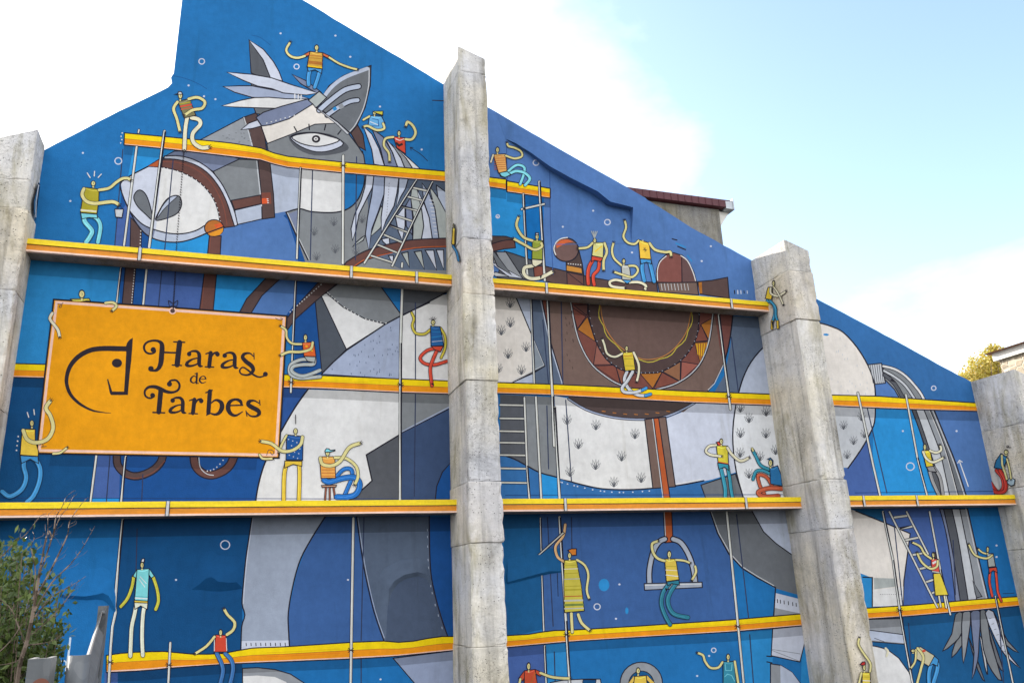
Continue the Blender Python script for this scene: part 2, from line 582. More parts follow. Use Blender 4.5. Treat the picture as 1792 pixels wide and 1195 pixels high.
# bay 1 under the upper ledge
P_(FD, LB2, [(-90, 445), (212, 458), (208, 640), (180, 720), (-90, 720)])
P_(FD, DEEP, [(211, 460), (258, 465), (250, 660), (205, 660)])
P_(FD, LVD, [(256, 465), (355, 472), (352, 640), (250, 640)])
P_(FD, LB, [(376, 478), (470, 486), (433, 525), (420, 560), (370, 560)])
P_(FD, LV, [(486, 486), (520, 488), (515, 533), (505, 560), (430, 560), (455, 520)])
P_(FD, DEEP, [(516, 488), (560, 492), (562, 660), (498, 670), (495, 560), (516, 530)])
P_(FD, B1, [(495, 560), (517, 545), (515, 660), (492, 670)])
P_(FD, NAVY, [(-90, 655), (90, 660), (170, 790), (163, 885), (-90, 885)])
P_(FD, LVD, [(166, 780), (213, 780), (210, 872), (160, 873)])
P_(FD, LB, [(161, 872), (210, 872), (209, 885), (160, 885)])
P_(FD, DEEP, [(211, 780), (500, 780), (470, 885), (208, 885)])
P_(FD, paint((44, 84, 150)), [(490, 676), (545, 680), (515, 715), (490, 760), (485, 800)])
# bay 1 below the lower ledge
P_(FD, BRB, [(-90, 900), (215, 904), (206, 1000), (200, 1040), (203, 1080), (194, 1130), (188, 1420), (-90, 1420)])
P_(FD, NAVY, [(215, 904), (445, 904), (424, 1060), (425, 1150), (190, 1160), (203, 1080), (200, 1040), (206, 1000)])
P_(FD, LV2, [(560, 904), (625, 904), (672, 1130), (504, 1140), (505, 1070), (520, 1000), (545, 935)])
P_(FD, DEEP, [(745, 904), (800, 904), (800, 1130), (780, 1120), (760, 1040), (752, 1000)])
P_(FD, NAVY, [(190, 1160), (425, 1150), (425, 1420), (185, 1420)])
P_(FD, LVD, [(183, 1176), (206, 1174), (204, 1420), (180, 1420)])
P_(FD, BRB, [(424, 1160), (700, 1140), (730, 1420), (424, 1420)])
# bay 2
P_(FD, LB, [(850, 325), (918, 335), (922, 470), (850, 450)])
P_(FD, paint((10, 112, 186)), [(916, 335), (952, 342), (950, 470), (922, 470)])
P_(FD, B2, [(870, 790), (955, 825), (1060, 850), (1230, 838), (1300, 890), (870, 890)])
P_(FD, LB, [(945, 826), (975, 835), (978, 880), (948, 880)])
P_(FD, TEAL, [(880, 895), (945, 895), (952, 1100), (885, 1115)])
P_(FD, LV2, [(945, 895), (1260, 895), (1300, 1000), (1295, 1085), (952, 1110)])
P_(FD, B1, [(1280, 970), (1326, 1010), (1358, 1025), (1354, 1080), (1290, 1088)])
P_(FD, B1, [(885, 1125), (1410, 1095), (1420, 1420), (885, 1420)])
P_(FD, LVD, [(885, 1133), (954, 1128), (957, 1420), (885, 1420)])
P_(FD, LB2, [(954, 1128), (993, 1125), (998, 1420), (957, 1420)])
P_(FD, LB2, [(1297, 1106), (1353, 1102), (1347, 1420), (1304, 1420)])
P_(FD, LB2, [(1404, 1110), (1440, 1100), (1440, 1420), (1395, 1420)])
# bay 3
P_(FD, LV, [(1515, 660), (1560, 665), (1585, 705), (1530, 705)])
P_(FD, LB, [(1530, 700), (1594, 700), (1640, 870), (1525, 870)])
P_(FD, LVD, [(1470, 830), (1518, 772), (1528, 830), (1545, 870), (1470, 870)])
P_(FD, LV, [(1630, 700), (1710, 705), (1760, 870), (1690, 870)])
P_(FD, paint((20, 92, 140)), [(1490, 885), (1550, 885), (1548, 918), (1500, 900)])
P_(FD, LVD, [(1545, 885), (1650, 885), (1675, 1060), (1572, 1070), (1592, 935), (1548, 912)])
P_(FD, BRB, [(1690, 885), (1760, 885), (1800, 1050), (1725, 1055)])
P_(FD, LB2, [(1505, 1005), (1530, 1005), (1528, 1062), (1510, 1062)])
P_(FD, TEAL, [(1520, 1075), (1850, 1050), (1850, 1420), (1520, 1420)])

# -- the horse: head
P_(HO, G1, [(185, 985), (500, 820), (545, 920), (590, 1060), (300, 1040)], 'B', O)
P_(HO, SLT, [(350, 215), (420, 178), (700, 180), (880, 235), (690, 320), (620, 280), (520, 235)], 'C', O)
P_(HO, G2, [(690, 320), (870, 235), (1010, 240), (1030, 520), (830, 560), (790, 500), (740, 410)], 'C', O)
P_(HO, LAV2, [(1080, 240), (1300, 290), (1285, 582), (1120, 612), (1110, 480)], 'C')
P_(HO, WHT, [(1295, 285), (1600, 290), (1600, 604), (1440, 604), (1285, 582)], 'C')
P_(HO, G2, [(0, 602), (95, 578), (180, 600), (330, 606), (430, 582), (500, 520), (540, 430), (548, 350), (1125, 360), (1125, 1050), (140, 960), (75, 770)], 'D')
Ln(HO, INK, [(0, 605), (95, 580), (180, 600), (330, 606), (430, 582), (500, 520), (540, 430), (550, 345), (535, 180)], 10, 'D', sm=5)
Ln(HO, INK, [(3, 605), (75, 770), (155, 935)], 10, 'D')
Ln(HO, LG, [(12, 605), (84, 768), (164, 935)], 5, 'D')
P_(HO, SLT, [(20, 615), (85, 590), (90, 770)], 'D')
P_(HO, LAV2, [(840, 590), (1030, 545), (1034, 650), (850, 692)], 'C', O)
P_(HO, WHT, [(320, 292), (430, 312), (530, 355), (620, 420), (690, 510), (725, 610), (738, 700), (690, 680), (640, 690), (560, 735), (450, 755), (330, 740), (280, 720)], 'C')
P_(HO, LAV, [(45, 400), (130, 340), (230, 290), (328, 292), (290, 725), (200, 690), (110, 600), (60, 490)], 'C')
P_(HO, LAV2, [(110, 600), (200, 690), (330, 740), (450, 755), (560, 735), (640, 690), (655, 740), (560, 785), (450, 812), (330, 805), (250, 775), (160, 690)], 'C')
P_(HO, SLT, [(110, 600), (200, 690), (285, 725), (270, 785), (200, 740), (140, 660)], 'C')
Ln(HO, INK, [(110, 600), (200, 690), (330, 740), (450, 755), (560, 735), (640, 690)], 9, 'C', sm=5)
Ln(HO, INK, [(340, 225), (230, 288), (130, 340), (45, 400), (60, 490), (110, 600), (160, 690), (230, 765), (330, 805), (450, 812), (560, 785), (660, 742)], 10, 'C', sm=4)
for pts, c in (([(135, 500), (160, 455), (195, 455), (230, 500), (260, 600), (268, 660), (220, 620), (160, 560)], G3),
               ([(290, 660), (310, 600), (360, 520), (410, 490), (455, 495), (470, 550), (440, 610), (370, 645)], G3)):
    P_(HO, c, pts, 'C', O, sm=4)
P_(HO, LAV2, [(295, 650), (330, 570), (390, 500), (440, 492), (400, 530), (340, 590)], 'C', 1.4, sm=3)
# noseband
nb_o = [(335, 236), (440, 238), (560, 272), (655, 335), (730, 428), (782, 530), (815, 630), (838, 702)]
nb_i = [(738, 716), (726, 610), (690, 510), (620, 420), (530, 355), (430, 312), (330, 290)]
P_(BRI, BR1, smooth(nb_o) + smooth(nb_i), 'C', O)
P_(BRI, RST, [(230, 285), (310, 236), (338, 238), (328, 292)], 'C', 1.6)
Ln(BRI, RED_B, [(340, 252), (440, 258), (560, 300), (650, 368), (710, 450), (760, 560), (785, 690)], 7, 'C', sm=4)
P_(HO, LAV, smooth([(350, 213), (450, 212), (560, 240), (665, 305), (745, 400), (800, 505), (838, 600), (860, 692)]) + smooth([(838, 702), (815, 630), (782, 530), (730, 428), (655, 335), (560, 272), (440, 238), (345, 232)]), 'C', 2.0)
for k in range(19):
    t = k / 18
    q = smooth([(335, 300), (430, 322), (530, 366), (615, 430), (680, 512), (716, 610), (728, 690)], n=6)
    a = q[int(t * (len(q) - 1))]
    Ln(BRI, WHT, [(a[0] + 8, a[1] - 6), (a[0] + 15, a[1] - 2)], 7, 'C', caps=False)
# cheek pieces and throat strap
P_(BRI, BR2, [(500, 820), (590, 788), (640, 880), (665, 1060), (572, 1055), (545, 930)], 'B', O)
Ln(BRI, LG, [(505, 822), (538, 920), (572, 1050)], 8, 'B')
P_(BRI, BR2, [(1000, 235), (1083, 240), (1110, 480), (1118, 640), (1030, 652), (1025, 480)], 'C', O)
Ln(BRI, LG, [(993, 250), (1018, 480), (1026, 560)], 8, 'C')
P_(BRI, BR1, [(815, 522), (1020, 484), (1028, 545), (838, 586)], 'C', O)
P_(BRI, RED_B, [(1025, 470), (1090, 465), (1095, 545), (1030, 548)], 'C')
P_(BRI, paint((232, 96, 52)), [(1028, 508), (1070, 505), (1072, 542), (1030, 545)], 'C')
for q in ((1062, 512), (1064, 525), (1066, 538)):
    Ln(BRI, WHT, [q, (q[0] + 12, q[1])], 6, 'C', caps=False)
P_(BRI, BR2, [(115, 640), (160, 690), (190, 735), (186, 850), (110, 850)], 'C', O)
P_(BRI, BR1, [(662, 770), (745, 768), (738, 900), (650, 895)], 'C', O)
Ln(BRI, RED_B, [(672, 775), (662, 890)], 5, 'C')
P_(BRI, paint((186, 112, 50)), ell(695, 714, 66, 58, 20), 'C', O)
P_(BRI, paint((226, 150, 44)), [(655, 755), (760, 712), (755, 740), (735, 762), (700, 770), (672, 768)], 'C')
P_(BRI, paint((220, 96, 50)), [(695, 690), (740, 678), (758, 700), (712, 716)], 'C')
Ln(BRI, INK, [(645, 748), (765, 705)], 8, 'C')
# forehead, eye, ears, forelock (tile B)
P_(HO, G2, [(665, 1005), (700, 985), (860, 928), (1000, 868), (1145, 858), (1240, 940), (1300, 1020), (1340, 1080), (1350, 1150), (680, 1090)], 'B', O)
P_(HO, CRM, [(625, 880), (690, 872), (820, 828), (985, 722), (1150, 860), (1000, 868), (860, 928), (668, 1002)], 'B', O)
P_(EYE, G4, [(815, 955), (900, 925), (1100, 935), (1215, 1000), (1230, 1045), (1140, 1075), (1000, 1085), (880, 1040)], 'B', sm=3)
P_(EYE, LAV, [(828, 960), (900, 930), (1000, 925), (1100, 945), (1200, 1000), (1120, 1048), (1010, 1060), (900, 1022)], 'B', O, sm=3)
P_(EYE, WHT, [(838, 958), (900, 936), (1000, 928), (1090, 948), (1172, 978), (1090, 1012), (1000, 1022), (900, 1000)], 'B', 2.0, sm=3)
P_(EYE, BLACK, ell(1008, 970, 30, 27), 'B'); P_(EYE, WHT, ell(1007, 970, 15, 13), 'B'); P_(EYE, BLACK, ell(1007, 970, 6, 5, 8), 'B')
for a, b in (((855, 885), (875, 920)), ((958, 868), (962, 905)), ((1075, 872), (1066, 908)), ((1182, 910), (1160, 938))):
    Ln(HO, INK, [a, b], 9, 'B')
P_(HO, BR2, [(1250, 930), (1295, 868), (1335, 940), (1352, 1050), (1300, 1020)], 'B', O)
P_(HO, G4, [(540, 280), (640, 420), (690, 545), (620, 540), (555, 510)], 'B', O)
P_(HO, LAV, [(540, 280), (640, 345), (710, 430), (750, 500), (775, 568), (690, 545), (640, 420)], 'B', O)
P_(HO, G3, [(555, 575), (700, 600), (860, 690), (940, 700), (740, 770), (640, 800), (590, 795), (570, 740)], 'B', O)
P_(MAN, SLT, [(840, 520), (940, 565), (1045, 645), (1010, 650), (900, 585)], 'B', O)
P_(MAN, LAV3, [(360, 605), (470, 600), (560, 600), (690, 625), (860, 655), (960, 690), (700, 690), (560, 680), (440, 645)], 'B', O)
P_(MAN, LAV, [(385, 505), (470, 512), (560, 520), (700, 545), (830, 590), (1020, 650), (940, 665), (780, 650), (700, 620), (600, 602), (500, 562)], 'B', O)
P_(MAN, WHT, [(350, 740), (480, 702), (580, 682), (680, 680), (800, 690), (955, 692), (860, 740), (740, 758), (560, 752), (440, 748)], 'B', O)
P_(MAN, SLT, [(590, 820), (640, 785), (760, 745), (950, 692), (988, 725), (820, 830), (690, 872), (630, 880)], 'B', O)
P_(MAN, LAV, [(485, 905), (540, 860), (600, 838), (628, 880), (560, 898)], 'B', O)
for k in range(6):
    Ln(MAN, WHT, [(860, 655), (860, 690)] if k == 0 else ([(885, 660), (883, 692)] if k == 1 else [(905, 662), (902, 692)]), 8, 'B', caps=False)
for k in range(9):
    x = 660 + k * 32; Ln(MAN, WHT, [(x, 862 - k * 9), (x + 9, 858 - k * 9)], 6, 'B', caps=False)
P_(HO, G3, [(1040, 765), (1045, 690), (1100, 600), (1200, 530), (1390, 460), (1385, 600), (1350, 750), (1290, 880), (1245, 930), (1160, 855)], 'B', O + .6)
Ln(HO, LAV2, [(1060, 680), (1120, 605), (1210, 540), (1365, 480)], 26, 'B', sm=4)
Ln(HO, LG, [(1378, 480), (1374, 600), (1340, 750), (1285, 865), (1245, 915)], 7, 'B', sm=4)
Ln(HO, LAV2, [(1030, 770), (1110, 700), (1210, 628), (1305, 604)], 30, 'B', sm=4, ol=2.0)
Ln(HO, LAV2, [(1085, 805), (1160, 752), (1240, 710), (1298, 700)], 26, 'B', sm=4, ol=2.0)
P_(HO, G1, [(1160, 738), (1190, 722), (1206, 748), (1178, 764)], 'B'); P_(HO, LB2, [(1122, 756), (1145, 742), (1155, 764), (1132, 776)], 'B')
P_(HO, GRN, [(955, 700), (1030, 638), (1082, 682), (1010, 752)], 'B', O)
P_(HO, LG, [(985, 722), (1010, 752), (1160, 855), (1240, 930), (1225, 940), (1145, 862), (1000, 750)], 'B', 1.2)
# mane
P_(MAN, SLD, [(548, 345), (1125, 380), (1125, 1010), (800, 1000), (590, 890), (560, 760), (575, 560)], 'D')
mane = [(LAV, [(540, 5), (600, 60), (650, 160), (690, 285), (615, 270), (600, 170), (560, 60)]),
        (SLT, [(600, 20), (680, 80), (740, 180), (785, 295), (690, 285), (660, 160), (620, 70)]),
        (LAV, [(700, 95), (760, 160), (805, 230), (835, 300), (780, 290), (745, 190)]),
        (G1, [(740, 130), (820, 200), (885, 300), (830, 295), (800, 220)]),
        (WHT, [(780, 165), (860, 230), (940, 305), (885, 300), (840, 230)]),
        (GRN, [(700, 610), (660, 715), (590, 775), (615, 690), (665, 560)]),
        (GRN, [(555, 765), (540, 800), (465, 845), (490, 815), (530, 780)]),
        (LAV, [(560, 345), (618, 345), (605, 430), (560, 520), (510, 620), (490, 730), (465, 800), (455, 720), (480, 620), (525, 520), (552, 430)]),
        (LAV3, [(615, 345), (692, 350), (685, 480), (645, 600), (600, 720), (580, 870), (555, 760), (570, 640), (600, 480)]),
        (LAV, [(690, 350), (790, 358), (775, 470), (755, 560), (700, 660), (668, 745), (665, 640), (685, 480)]),
        (LAV2, [(790, 360), (855, 368), (835, 440), (800, 500), (770, 570), (785, 460)]),
        (GRN, [(880, 420), (920, 445), (955, 600), (962, 700), (945, 795), (885, 800), (890, 640), (870, 500)]),
        (LAV, [(765, 640), (830, 560), (832, 700), (812, 800), (785, 740)]),
        (SLT, [(835, 560), (870, 500), (885, 640), (880, 760), (840, 700)]),
        (LAV, [(915, 450), (960, 530), (1000, 640), (1022, 790), (945, 795), (962, 700), (948, 590)]),
        (LAV3, [(950, 400), (1000, 470), (1040, 580), (1068, 790), (1022, 790), (1000, 640), (960, 520)]),
        (GRN, [(1000, 420), (1060, 500), (1125, 620), (1125, 790), (1068, 788), (1042, 590)]),
        (LAV2, [(1050, 415), (1125, 470), (1125, 620), (1060, 500)]),
        (LAV, [(668, 790), (722, 780), (726, 832), (705, 832), (680, 812)])]
for c, p in mane:
    P_(MAN, c, p, 'D', 2.0)
for p in ([(716, 905), (752, 905), (746, 968)], [(808, 890), (852, 880), (862, 988)], [(896, 880), (946, 872), (966, 1002)], [(972, 868), (1032, 868), (1052, 1008)], [(1048, 865), (1100, 865), (1102, 1004)]):
    P_(MAN, GRN if p[0][0] in (808, 896) else LAV, p, 'D', 2.0)
for k in range(12):
    y = 400 + k * 20; Ln(MAN, G3, [(722 - k * 1.5, y), (720 - k * 1.5, y + 9)], 4, 'D', caps=False)
for k in range(10):
    y = 520 + k * 26; Ln(MAN, WHT, [(1000 + k * 4, y), (1030 + k * 3, y + 2)], 4, 'D', caps=False)
# rein over the neck
Ln(BRI, BR1, [(440, 975), (520, 925), (600, 890), (750, 850), (900, 825), (1125, 815)], 52, 'D', sm=4, ol=2.2)
Ln(BRI, RST, [(470, 985), (560, 930), (700, 895), (900, 852), (1125, 842)], 7, 'D', sm=4)
P_(BRI, BR1, [(80, 740), (150, 722), (240, 712), (247, 772), (170, 780), (80, 800)], 'F', O)
P_(BRI, BRD, [(80, 690), (180, 692), (240, 710), (150, 724), (80, 745)], 'F', O)
# withers, neck base in bay 2
P_(HO, G4, [(170, 795), (230, 812), (360, 858), (455, 893), (455, 990), (330, 1010), (120, 980)], 'F', O)
for c, p in ((LG, [(80, 800), (110, 800), (330, 985), (300, 985), (100, 880)]), (G1, [(110, 800), (180, 800), (300, 985), (260, 985), (160, 900)]),
             (LAV, [(80, 880), (110, 880), (300, 985), (200, 975)]), (G3, [(80, 800), (100, 800), (220, 960), (120, 900)]), (LG, [(80, 950), (110, 940), (200, 968), (110, 972)])):
    P_(MAN, c, p, 'F', 1.8)
# -- barrel, chest and legs
P_(HO, WHT, [(545, 125), (1200, 145), (1197, 437), (960, 580), (1000, 760), (835, 905), (185, 910), (210, 780), (260, 620), (370, 410), (470, 240)], 'M')
Ln(HO, INK, [(555, 122), (470, 240), (370, 410), (262, 615), (210, 780), (188, 910)], 11, 'M', sm=4)
P_(HO, G2, [(1198, 145), (1560, 150), (1560, 240), (1205, 425)], 'M')
P_(HO, G4, [(1197, 437), (1205, 425), (1205, 910), (835, 905), (1000, 760), (960, 580)], 'M')
P_(HO, paint((62, 82, 118)), [(1203, 426), (1525, 258), (1560, 240), (1560, 910), (1203, 910)], 'M')
Ln(HO, LAV3, [(1210, 418), (1560, 236)], 9, 'M'); Ln(HO, INK, [(1205, 428), (1560, 248)], 7, 'M')
Ln(HO, INK, [(1200, 435), (960, 580), (1000, 760), (900, 850), (825, 910)], 10, 'M')
P_(FD, DEEP, [(1440, 910), (1450, 800), (1490, 700), (1560, 620), (1560, 910)], 'M', 2.0, sm=0)
P_(HO, paint((82, 88, 98)), [(803, 300), (845, 272), (1022, 640), (850, 812)], 'L', O)
P_(HO, WHT, [(843, 265), (882, 250), (1000, 350), (1150, 430), (1292, 467), (1020, 642)], 'L', O)
P_(HO, G2, [(880, 250), (960, 185), (1260, 205), (1405, 405), (1292, 465), (1150, 430), (1000, 350)], 'L', O)
P_(HO, LAV3, [(846, 815), (930, 730), (1022, 648), (1292, 467), (1402, 410), (1400, 850)], 'L', O)
P_(HO, G4, [(1408, 205), (1600, 215), (1600, 320), (1408, 405)], 'L')
P_(HO, G4, [(212, 90), (560, 105), (480, 150), (212, 292)], 'P')
P_(HO, WHT, [(212, 290), (480, 150), (560, 130), (560, 745), (212, 735)], 'P')
Ln(HO, INK, [(846, 815), (930, 730), (1022, 648), (1292, 467), (1402, 408), (1600, 315)], 10, 'L')
Ln(HO, INK, [(212, 290), (480, 150), (540, 118)], 9, 'P')
for k in range(16):
    t = k / 15; q = smooth([(885, 258), (1000, 358), (1150, 440), (1290, 470)], n=6); a = q[int(t * (len(q) - 1))]
    P_(HO, WHT, ell(a[0] + 6, a[1] - 10, 5, 5, 6), 'L')
rnd = random.Random(3)
for k in range(70):
    x = rnd.uniform(900, 1390); y = rnd.uniform(470, 820)
    if y > 820 - (x - 850) * 0.72 and y > 812 - (x - 850) * 0.7:
        Ln(HO, SLD, [(x, y), (x + 1, y + 13)], 4.5, 'L', caps=False)
# bay 1 lower: foreleg and the second leg
P_(HO, paint((160, 170, 188)), [(562, 30), (1075, 30), (980, 180), (900, 330), (850, 500), (815, 700), (822, 960), (484, 970), (490, 800), (512, 720), (492, 640), (520, 330)], 'N')
P_(HO, LAV, [(484, 900), (815, 895), (822, 960), (484, 970)], 'N')
for k in range(9):
    x = 520 + k * 34; Ln(HO, BLACK, [(x, 912), (x + 2, 935)], 6, 'N')
Ln(HO, INK, [(562, 30), (540, 180), (518, 330), (500, 520), (492, 640), (512, 720), (490, 800), (484, 970)], 9, 'N', sm=3)
Ln(HO, LAV, [(568, 40), (548, 180), (527, 330), (509, 520), (502, 640)], 5, 'N', sm=3)
Ln(HO, INK, [(1075, 30), (980, 180), (900, 330), (850, 500), (815, 700), (818, 850), (824, 960)], 10, 'N', sm=4)
P_(HO, paint((92, 106, 128)), [(95, 30), (602, 30), (612, 440), (640, 560), (690, 750), (735, 880), (330, 915), (280, 890), (155, 430)], 'O')
P_(HO, paint((78, 92, 116)), [(300, 900), (310, 700), (320, 540), (345, 480), (420, 425), (510, 405), (590, 430), (625, 500), (650, 600), (735, 880), (330, 915)], 'O', sm=0)
Ln(HO, INK, [(95, 30), (125, 250), (155, 430), (215, 690), (285, 895)], 9, 'O', sm=3); Ln(HO, LAV3, [(105, 40), (135, 250), (165, 430), (225, 690), (290, 880)], 6, 'O', sm=3)
Ln(HO, INK, [(602, 30), (606, 300), (618, 460), (650, 610), (690, 750), (735, 880)], 9, 'O', sm=3)
for k in range(11):
    q = smooth([(588, 120), (592, 300), (604, 460), (634, 610), (690, 800)], n=6); a = q[int(k / 10 * (len(q) - 1))]
    Ln(HO, LAV2, [(a[0], a[1]), (a[0] + 2, a[1] + 16)], 4, 'O', caps=False)
P_(HOF, G1, [(495, 1090), (600, 1085), (720, 1098), (830, 1130), (930, 1195), (990, 1270), (495, 1270)], 'N', O)
P_(HOF, WHT, [(500, 1145), (600, 1140), (720, 1150), (800, 1185), (850, 1270), (500, 1270)], 'N')
P_(HOF, paint((152, 164, 192)), [(350, 1020), (790, 965), (790, 1280), (600, 1280), (500, 1195)], 'O', O)
# bay 2: flank
P_(HO, CRM, [(830, 150), (1005, 150), (1110, 400), (1122, 690), (980, 752), (830, 748)], 'P')
P_(HO, LAV2, [(1005, 150), (1112, 160), (1114, 410)], 'P')
P_(HO, SLD, [(1108, 160), (1200, 165), (1232, 350), (1350, 775), (1000, 765), (1125, 690), (1120, 430)], 'P')
P_(HO, paint((140, 150, 160)), [(1120, 430), (1208, 640), (1128, 690)], 'P', 1.6)
P_(HO, LAV2, [(985, 752), (1128, 690), (1132, 765), (990, 765)], 'P', 1.6)
Ln(HO, INK, [(1003, 150), (1110, 405), (1208, 640), (980, 755)], 8, 'P'); Ln(HO, LG, [(1124, 440), (1202, 632), (985, 742)], 4, 'P')
P_(HO, G2, [(118, 40), (480, 60), (493, 612), (380, 582), (275, 528), (118, 462)], 'R')
P_(HO, G4, [(100, 40), (270, 50), (286, 535), (200, 490), (100, 455)], 'R')
P_(HO, WHT, [(480, 50), (590, 70), (720, 145), (860, 188), (1000, 210), (1110, 212), (1168, 692), (1000, 702), (800, 692), (620, 652), (508, 622)], 'R')
P_(HO, LAV, [(55, 330), (180, 280), (270, 215), (550, 215), (530, 500), (552, 700), (380, 752), (125, 798)], 'T')
Ln(HO, INK, [(100, 455), (200, 490), (275, 530), (380, 585), (493, 615), (620, 655), (800, 695), (1000, 703), (1168, 692), (1350, 672), (1520, 640)], 10, 'R', sm=3)
Ln(HO, WHT, [(510, 620), (620, 645), (800, 685), (1000, 692), (1168, 682), (1350, 660), (1500, 632)], 6, 'R', sm=3)
for k in range(15):
    q = smooth([(520, 650), (640, 680), (800, 712), (960, 722), (1140, 712)], n=6); a = q[int(k / 14 * (len(q) - 1))]
    P_(FD, LAV, ell(a[0], a[1], 6, 5, 6), 'R')
P_(HO, SLD, [(525, 210), (800, 230), (800, 760), (350, 760), (400, 740), (470, 620), (510, 430)], 'X')
P_(HO, G3, [(305, 790), (545, 712), (606, 890), (345, 900)], 'T', O)
P_(HO, paint((232, 234, 238)), [(545, 215), (530, 350), (530, 500), (552, 700), (606, 895), (960, 895), (960, 215)], 'T')
Ln(HO, INK, [(552, 215), (532, 350), (528, 500), (552, 700), (606, 895)], 10, 'T', sm=3)
P_(HO, LAV2, [(568, 745), (600, 640), (655, 530), (745, 425), (850, 380), (850, 760)], 'X')
Ln(HO, INK, [(568, 745), (600, 640), (655, 530), (745, 425), (830, 375)], 10, 'X', sm=3)
P_(HO, G3, [(365, -15), (662, -15), (742, 140), (835, 225), (960, 310), (1060, 600), (820, 532), (700, 462), (590, 392), (500, 295), (420, 150)], 'U')
P_(HO, LAV2, [(655, -15), (940, -15), (985, 320), (940, 300), (830, 222), (742, 140)], 'U', O)
P_(HO, LAV, [(822, 565), (1010, 612), (1040, 720), (815, 670)], 'U'); P_(HO, G1, [(815, 668), (1030, 715), (1030, 730), (812, 735)], 'U')
Ln(HO, INK, [(365, -15), (420, 150), (500, 295), (590, 392), (700, 462), (825, 528), (812, 735)], 9, 'U'); Ln(HO, LG, [(377, 0), (430, 148), (508, 288), (596, 384), (704, 452), (815, 515)], 6, 'U')
for x in (838, 858, 884, 914, 944, 968, 990):
    Ln(HO, BLACK, [(x, 608 + (x - 838) * .2), (x + 2, 635 + (x - 838) * .2)], 6, 'U')
P_(HOF, LAV, [(805, 815), (1060, 790), (995, 1046), (795, 1002)], 'U', O)
Ln(HOF, G2, [(800, 958), (1000, 990)], 4, 'U'); Ln(HOF, G2, [(800, 965), (990, 1040)], 4, 'U')
Ln(FD, INK, [(765, 1005), (800, 1008)], 9, 'U'); Ln(FD, INK, [(765, 1045), (800, 1052)], 9, 'U')
P_(HOF, G1, [(790, 1058), (860, 1068), (940, 1118), (1010, 1210), (1010, 1280), (790, 1280)], 'U', O)
P_(HOF, LAV2, [(858, 1068), (940, 1118), (1000, 1200), (1000, 1280), (862, 1280)], 'U')
# rump and hind leg in bay 3
P_(HO, CRM, [(130, 270), (190, 268), (240, 278), (330, 320), (430, 430), (505, 555), (548, 680), (557, 775), (130, 775)], 'H')
Ln(HO, INK, [(150, 255), (190, 265), (240, 280), (330, 322), (430, 430), (508, 560), (550, 680), (558, 790)], 10, 'H', sm=3)
P_(HO, LB2, [(195, 335), (215, 332), (236, 340), (220, 350), (196, 345)], 'H')
P_(HO, LG, [(200, 40), (556, 45), (552, 150), (520, 230), (460, 340), (370, 470), (300, 470)], 'V')
Ln(HO, INK, [(557, 45), (552, 150), (520, 232), (460, 340), (366, 474)], 10, 'V', sm=3)
Ln(HO, WHT, [(549, 60), (544, 150), (512, 228)], 4, 'V', sm=3)
P_(HO, CRM, [(380, -20), (430, 0), (640, 82), (800, 152), (755, 480), (748, 655), (536, 660), (536, 460), (380, 400)], 'W')
P_(HO, GRN, [(545, 460), (700, 465), (705, 520), (550, 540)], 'W')
Ln(HO, INK, [(420, -5), (640, 84), (800, 152), (756, 480), (750, 655)], 9, 'W'); Ln(HO, INK, [(470, 455), (536, 458), (536, 660)], 9, 'W')
P_(HO, WHT, [(540, 545), (752, 520), (750, 655), (540, 660)], 'W')
for k in range(12):
    Ln(HO, BLACK, [(590 + k * 13, 575), (594 + k * 13, 576)], 5, 'W', caps=False)
P_(HOF, G1, [(480, 750), (748, 742), (758, 922), (480, 900)], 'W', O); P_(HOF, LAV2, [(480, 820), (752, 852), (756, 915), (480, 890)], 'W')
Ln(HOF, INK, [(480, 820), (752, 855)], 6, 'W'); Ln(HOF, INK, [(550, 880), (620, 905)], 4, 'W')
P_(HOF, WHT, [(480, 925), (565, 938), (640, 958), (720, 1018), (790, 1115), (825, 1200), (840, 1290), (480, 1290)], 'W', O)
# tail
P_(TAI, LG, [(505, 550), (600, 540), (627, 678), (556, 686)], 'H', 2.0)
for k in range(6):
    x = 520 + k * 16; Ln(TAI, G4, [(x, 550), (x + 22 - k * 2, 680)], 5, 'H')
P_(TAI, G2, [(608, 556), (680, 568), (760, 618), (850, 708), (912, 800), (735, 800), (690, 722), (625, 655)], 'H', O)
for c, p in ((WHT, [(612, 560), (690, 580), (770, 630), (860, 730), (900, 800)]), (LG, [(618, 592), (700, 640), (770, 700), (838, 800)]), (G4, [(622, 622), (690, 680), (760, 800)])):
    Ln(TAI, c, p, 14 if c != G4 else 20, 'H', sm=3, ol=1.4)
tv = [[(800, 40), (850, 170), (900, 320), (940, 500), (992, 680)], [(830, 40), (880, 180), (930, 330), (985, 500), (1032, 680)], [(885, 40), (960, 230), (1015, 390), (1078, 680)], [(925, 40), (1010, 240), (1068, 410), (1140, 680)], [(955, 40), (1050, 270), (1118, 440), (1196, 680)]]
for i, c in enumerate((G4, LG, G1, G3)):
    P_(TAI, c, smooth(tv[i]) + smooth(tv[i + 1])[::-1], 'V', 1.8)
Ln(TAI, LG, [(p[0] - 12, p[1]) for p in tv[4]], 7, 'V', sm=3); Ln(TAI, WHT, [(p[0] - 6, p[1]) for p in tv[3]], 4, 'V', sm=3)
Ln(TAI, INK, tv[4], 9, 'V', sm=3); Ln(TAI, INK, tv[0], 8, 'V', sm=3)
tw = [[(1005, -20), (1050, 150), (1090, 400), (1116, 640)], [(1032, -20), (1080, 200), (1120, 430), (1152, 640)], [(1090, -20), (1130, 160), (1170, 400), (1208, 640)], [(1145, -20), (1190, 200), (1230, 400), (1268, 640)], [(1200, -20), (1260, 250), (1300, 420), (1348, 620)]]
